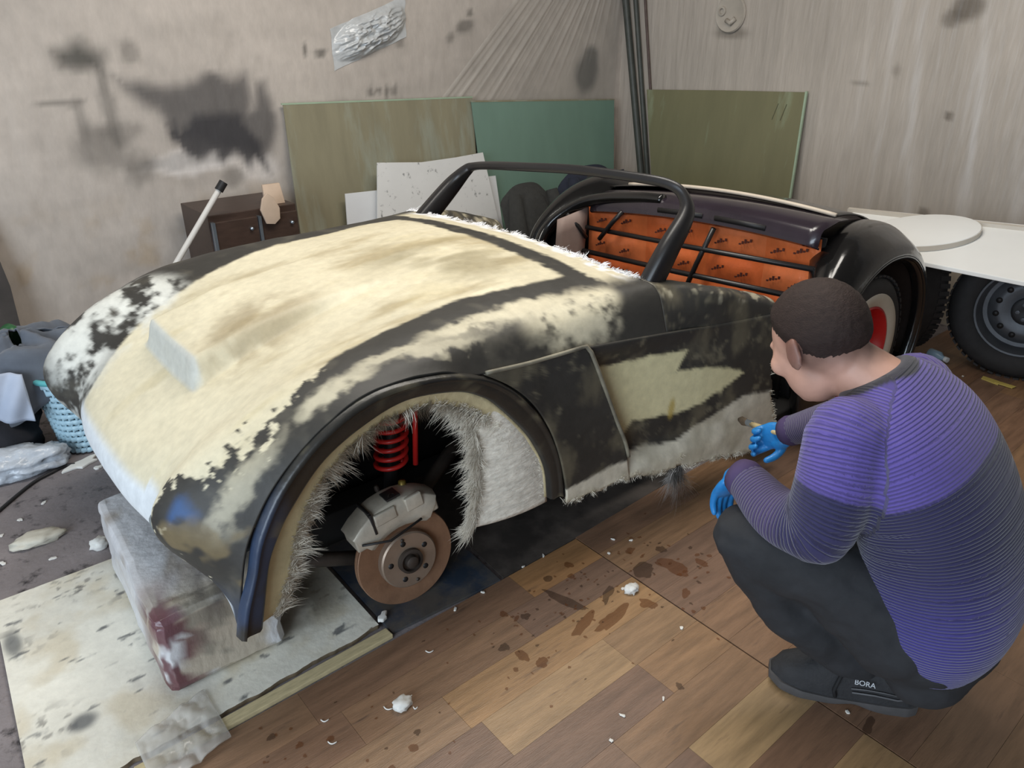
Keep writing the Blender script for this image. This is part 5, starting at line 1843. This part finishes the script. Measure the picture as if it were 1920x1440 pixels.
def shoe(heel, toe, left):
    h, t_ = Vector((*heel, .006)), Vector((*toe, .006))
    L = (t_ - h).length
    fx = (t_ - h).normalized()
    sd = Vector((-fx.y, fx.x, 0))                  # to his left
    t0 = thing  # unused
    root = MB()

    def pt(s, y, z):
        return tuple(h + fx * (s * L) + sd * y + Vector((0, 0, z)))
    S = [0.0, .06, .2, .4, .6, .78, .92, 1.0]
    wd = [.024, .038, .044, .044, .050, .053, .043, .016]
    ztop = [.092, .104, .116, .124, .112, .088, .068, .040]
    zs = [.030, .030, .028, .022, .022, .026, .030, .030]
    rows = []
    Sx = np.linspace(0, 1, 40)
    for s in Sx:
        w_, zt_, zb_ = np.interp(s, S, wd), np.interp(s, S, ztop), np.interp(s, S, zs)
        row = []
        for k in range(18):
            a_ = math.pi * k / 17
            row.append(pt(s, w_ * math.copysign(abs(math.cos(a_)) ** .7, math.cos(a_)) * (1 if k not in (0, 17) else 1.0), zb_ * .7 + (zt_ - zb_ * .7) * abs(math.sin(a_)) ** .75))
        rows.append(row)
    root.grid(np.array(rows))
    root.F.append(tuple(range(18)))
    root.F.append(tuple(range(39 * 18, 40 * 18))[::-1])
    up = root.build('shoe', m_shoe, man)
    rows = []
    for s in Sx:
        w_, zb_ = np.interp(s, S, wd) + .005, np.interp(s, S, zs)
        base = .012 * max(0, (s - .80) / .20) ** 1.5 + .010 * math.exp(-((s - .42) / .09) ** 2)
        rows.append([pt(s * 1.015 - .007, y, z) for y, z in [(-w_, zb_), (-w_ * 1.02, zb_ * .5 + base * .5), (-w_ * .93, base), (0, base), (w_ * .93, base), (w_ * 1.02, zb_ * .5 + base * .5), (w_, zb_), (0, zb_ * 1.05)]])
    q = MB()
    q.grid(np.array(rows), False, True)
    q.F.append(tuple(range(8)))
    q.F.append(tuple(range(39 * 8, 40 * 8))[::-1])
    q.build('sole', m_sole, up, auto=50)
    for k in range(5):
        s = .50 + .055 * k
        zz = np.interp(s, S, ztop) + .002
        MB().tube([pt(s, -.026, zz - .012), pt(s + .01, 0, zz + .002), pt(s + .02, .026, zz - .012)], .0035, 6).build('lace', m_lace, up)
    MB().tube([pt(.50, .02, .10), pt(.55, .050, .085), pt(.575, .057, .05), pt(.555, .055, .03)], .0045, 6).build('lace', m_lace, up)
    MB().tube([pt(s, np.interp(s, S, wd) + .0035, z) for s, z in [(.02, .052), (.15, .050), (.3, .052), (.45, .048)]], .0022, 6).build('piping', m_pip, up)
    MB().tube([pt(s, np.interp(s, S, wd) + .002, z) for s, z in [(.12, .060), (.24, .064), (.36, .062), (.46, .058)]], .0016, 6).build('piping', m_pip, up)
    # dark opening
    q = MB()
    ellipsoid(q, Vector(pt(.24, 0, .100)), (fx, sd, Vector((0, 0, 1))), (.055, .031, .016), 3)
    q.build('collar_lining', m_lace, up)
    return up, pt, fx, sd, L


upL, ptL, fxL, sdL, LL = shoe((.735, -1.590), (.560, -1.318), True)
shoe((.905, -1.575), (.885, -1.262), False)
# lettering on the outer side of the left shoe
fc = bpy.data.curves.new('lettering', 'FONT')
fc.body = 'BORA'
fc.size = .017
fc.extrude = .0006
fc.align_x = 'CENTER'
tmp = bpy.data.objects.new('lettering', fc)
COL.objects.link(tmp)
dg = bpy.context.evaluated_depsgraph_get()
dg.update()
lm = bpy.data.meshes.new_from_object(tmp.evaluated_get(dg))
bpy.data.objects.remove(tmp)
outw = (sdL * .93 + Vector((0, 0, .36))).normalized()
upv = (Vector((0, 0, 1)) - outw * outw.z).normalized()
rgt = upv.cross(outw)
Mt = Matrix((tuple(rgt), tuple(upv), tuple(outw))).transposed().to_4x4()
Mt.translation = Vector(ptL(.385, .0540, .080))
lm.transform(Mt)
link('lettering', lm, m_ltr, upL)


# gloves ----------------------------------------------------------------------
def hand(name, wrist, fwd, palmn, thumb_side, curls, lab_scale=1.0, spread=.12, tcurl=.5):
    """fwd: wrist to knuckles, palmn: out of the palm, thumb_side: +1/-1 along fwd x palmn"""
    f = Vector(fwd).normalized()
    n = Vector(palmn)
    n = (n - f * f.dot(n)).normalized()
    s = f.cross(n) * thumb_side
    W0 = Vector(wrist)
    b = MB()
    k = lab_scale
    limb(b, [W0 - f * .006, W0 + f * .004, W0 + f * .016], [.024 * k, .026 * k, .028 * k], 10, 14)
    ellipsoid(b, W0 + f * .050 * k, (f, s, n), (.052 * k, .042 * k, .017 * k), 3)
    ellipsoid(b, W0 + f * .030 * k + s * .026 * k + n * .006, (f, s, n), (.034 * k, .020 * k, .017 * k), 3)
    lens = [.072, .080, .074, .058]
    for i in range(4):
        off = (.030 - .020 * i) * k
        p = W0 + f * (.085 - .006 * abs(i - 1)) * k + s * off
        d_ = (f + s * (spread * (1.2 - .8 * i))).normalized()
        pts = [p - d_ * .02, p]
        a_ = 0
        for ph in (.45, .32, .23):
            a_ += curls[i]
            dd = (d_ * math.cos(a_) + n * math.sin(a_)).normalized()
            p = p + dd * (lens[i] * ph * 1.05 * k)
            pts.append(p)
        limb(b, [tuple(q) for q in pts], [.0105 * k, .0105 * k, .0098 * k, .0090 * k, .0078 * k], 14, 10)
    p = W0 + f * .028 * k + s * .034 * k
    d_ = (f * .65 + s * .75 + n * .25).normalized()
    pts = [p - d_ * .02, p + d_ * .018 * k]
    p = pts[-1]
    for j in range(2):
        dd = (d_ * math.cos(tcurl * (j + 1)) + (n * .8 + f * .5 - s * .3).normalized() * math.sin(tcurl * (j + 1))).normalized()
        p = p + dd * (.030 - .005 * j) * k
        pts.append(p)
    limb(b, [tuple(q) for q in pts], [.013 * k, .0125 * k, .0115 * k, .0095 * k], 14, 10)
    me = remesh(b, .0030, 3)
    return link('glove', me, m_glv, man)


# left hand hangs over the knee, fingers down
hand('glove', Vector(WRL) + Vector((.006, .032, -.002)), (.14, .42, -.88), (-.25, -.85, -.40), -1, [.22, .26, .30, .32], .90, .04, .35)
# right hand holds the brush
RW = Vector((1.066, -.995, .372))
hand('glove', RW, (-.10, .72, -.50), (-.92, -.1, .1), -1, [.75, .95, 1.05, 1.05], 1.0, .06, .55)
# brush
m_bh = mat('brush_handle', lin(196, 176, 130), rough=.5, var=.15)
m_br = mat('brush_bristle', lin(96, 80, 62), rough=.9, var=.3, scale=80)
t = thing('paint_brush', 'small pale-handled brush in the gloved hand, bristles on the raw mat', 'brush', (1.09, -.86, .32))
A_, B_ = Vector((1.035, -.985, .372)), Vector((1.155, -.775, .292))
dv = (B_ - A_)
MB().tube([A_ + dv * q for q in (0, .25, .5, .66)], [.006, .008, .009, .008], 10).build('handle', m_bh, t)
MB().tube([A_ + dv * .64, A_ + dv * .78], .0115, 12, flat=.6).build('ferrule', m_alu, t, auto=40)
MB().tube([A_ + dv * .77, A_ + dv * .9, A_ + dv * 1.0], [.012, .015, .006], 12, flat=.55).build('bristles', m_br, t)
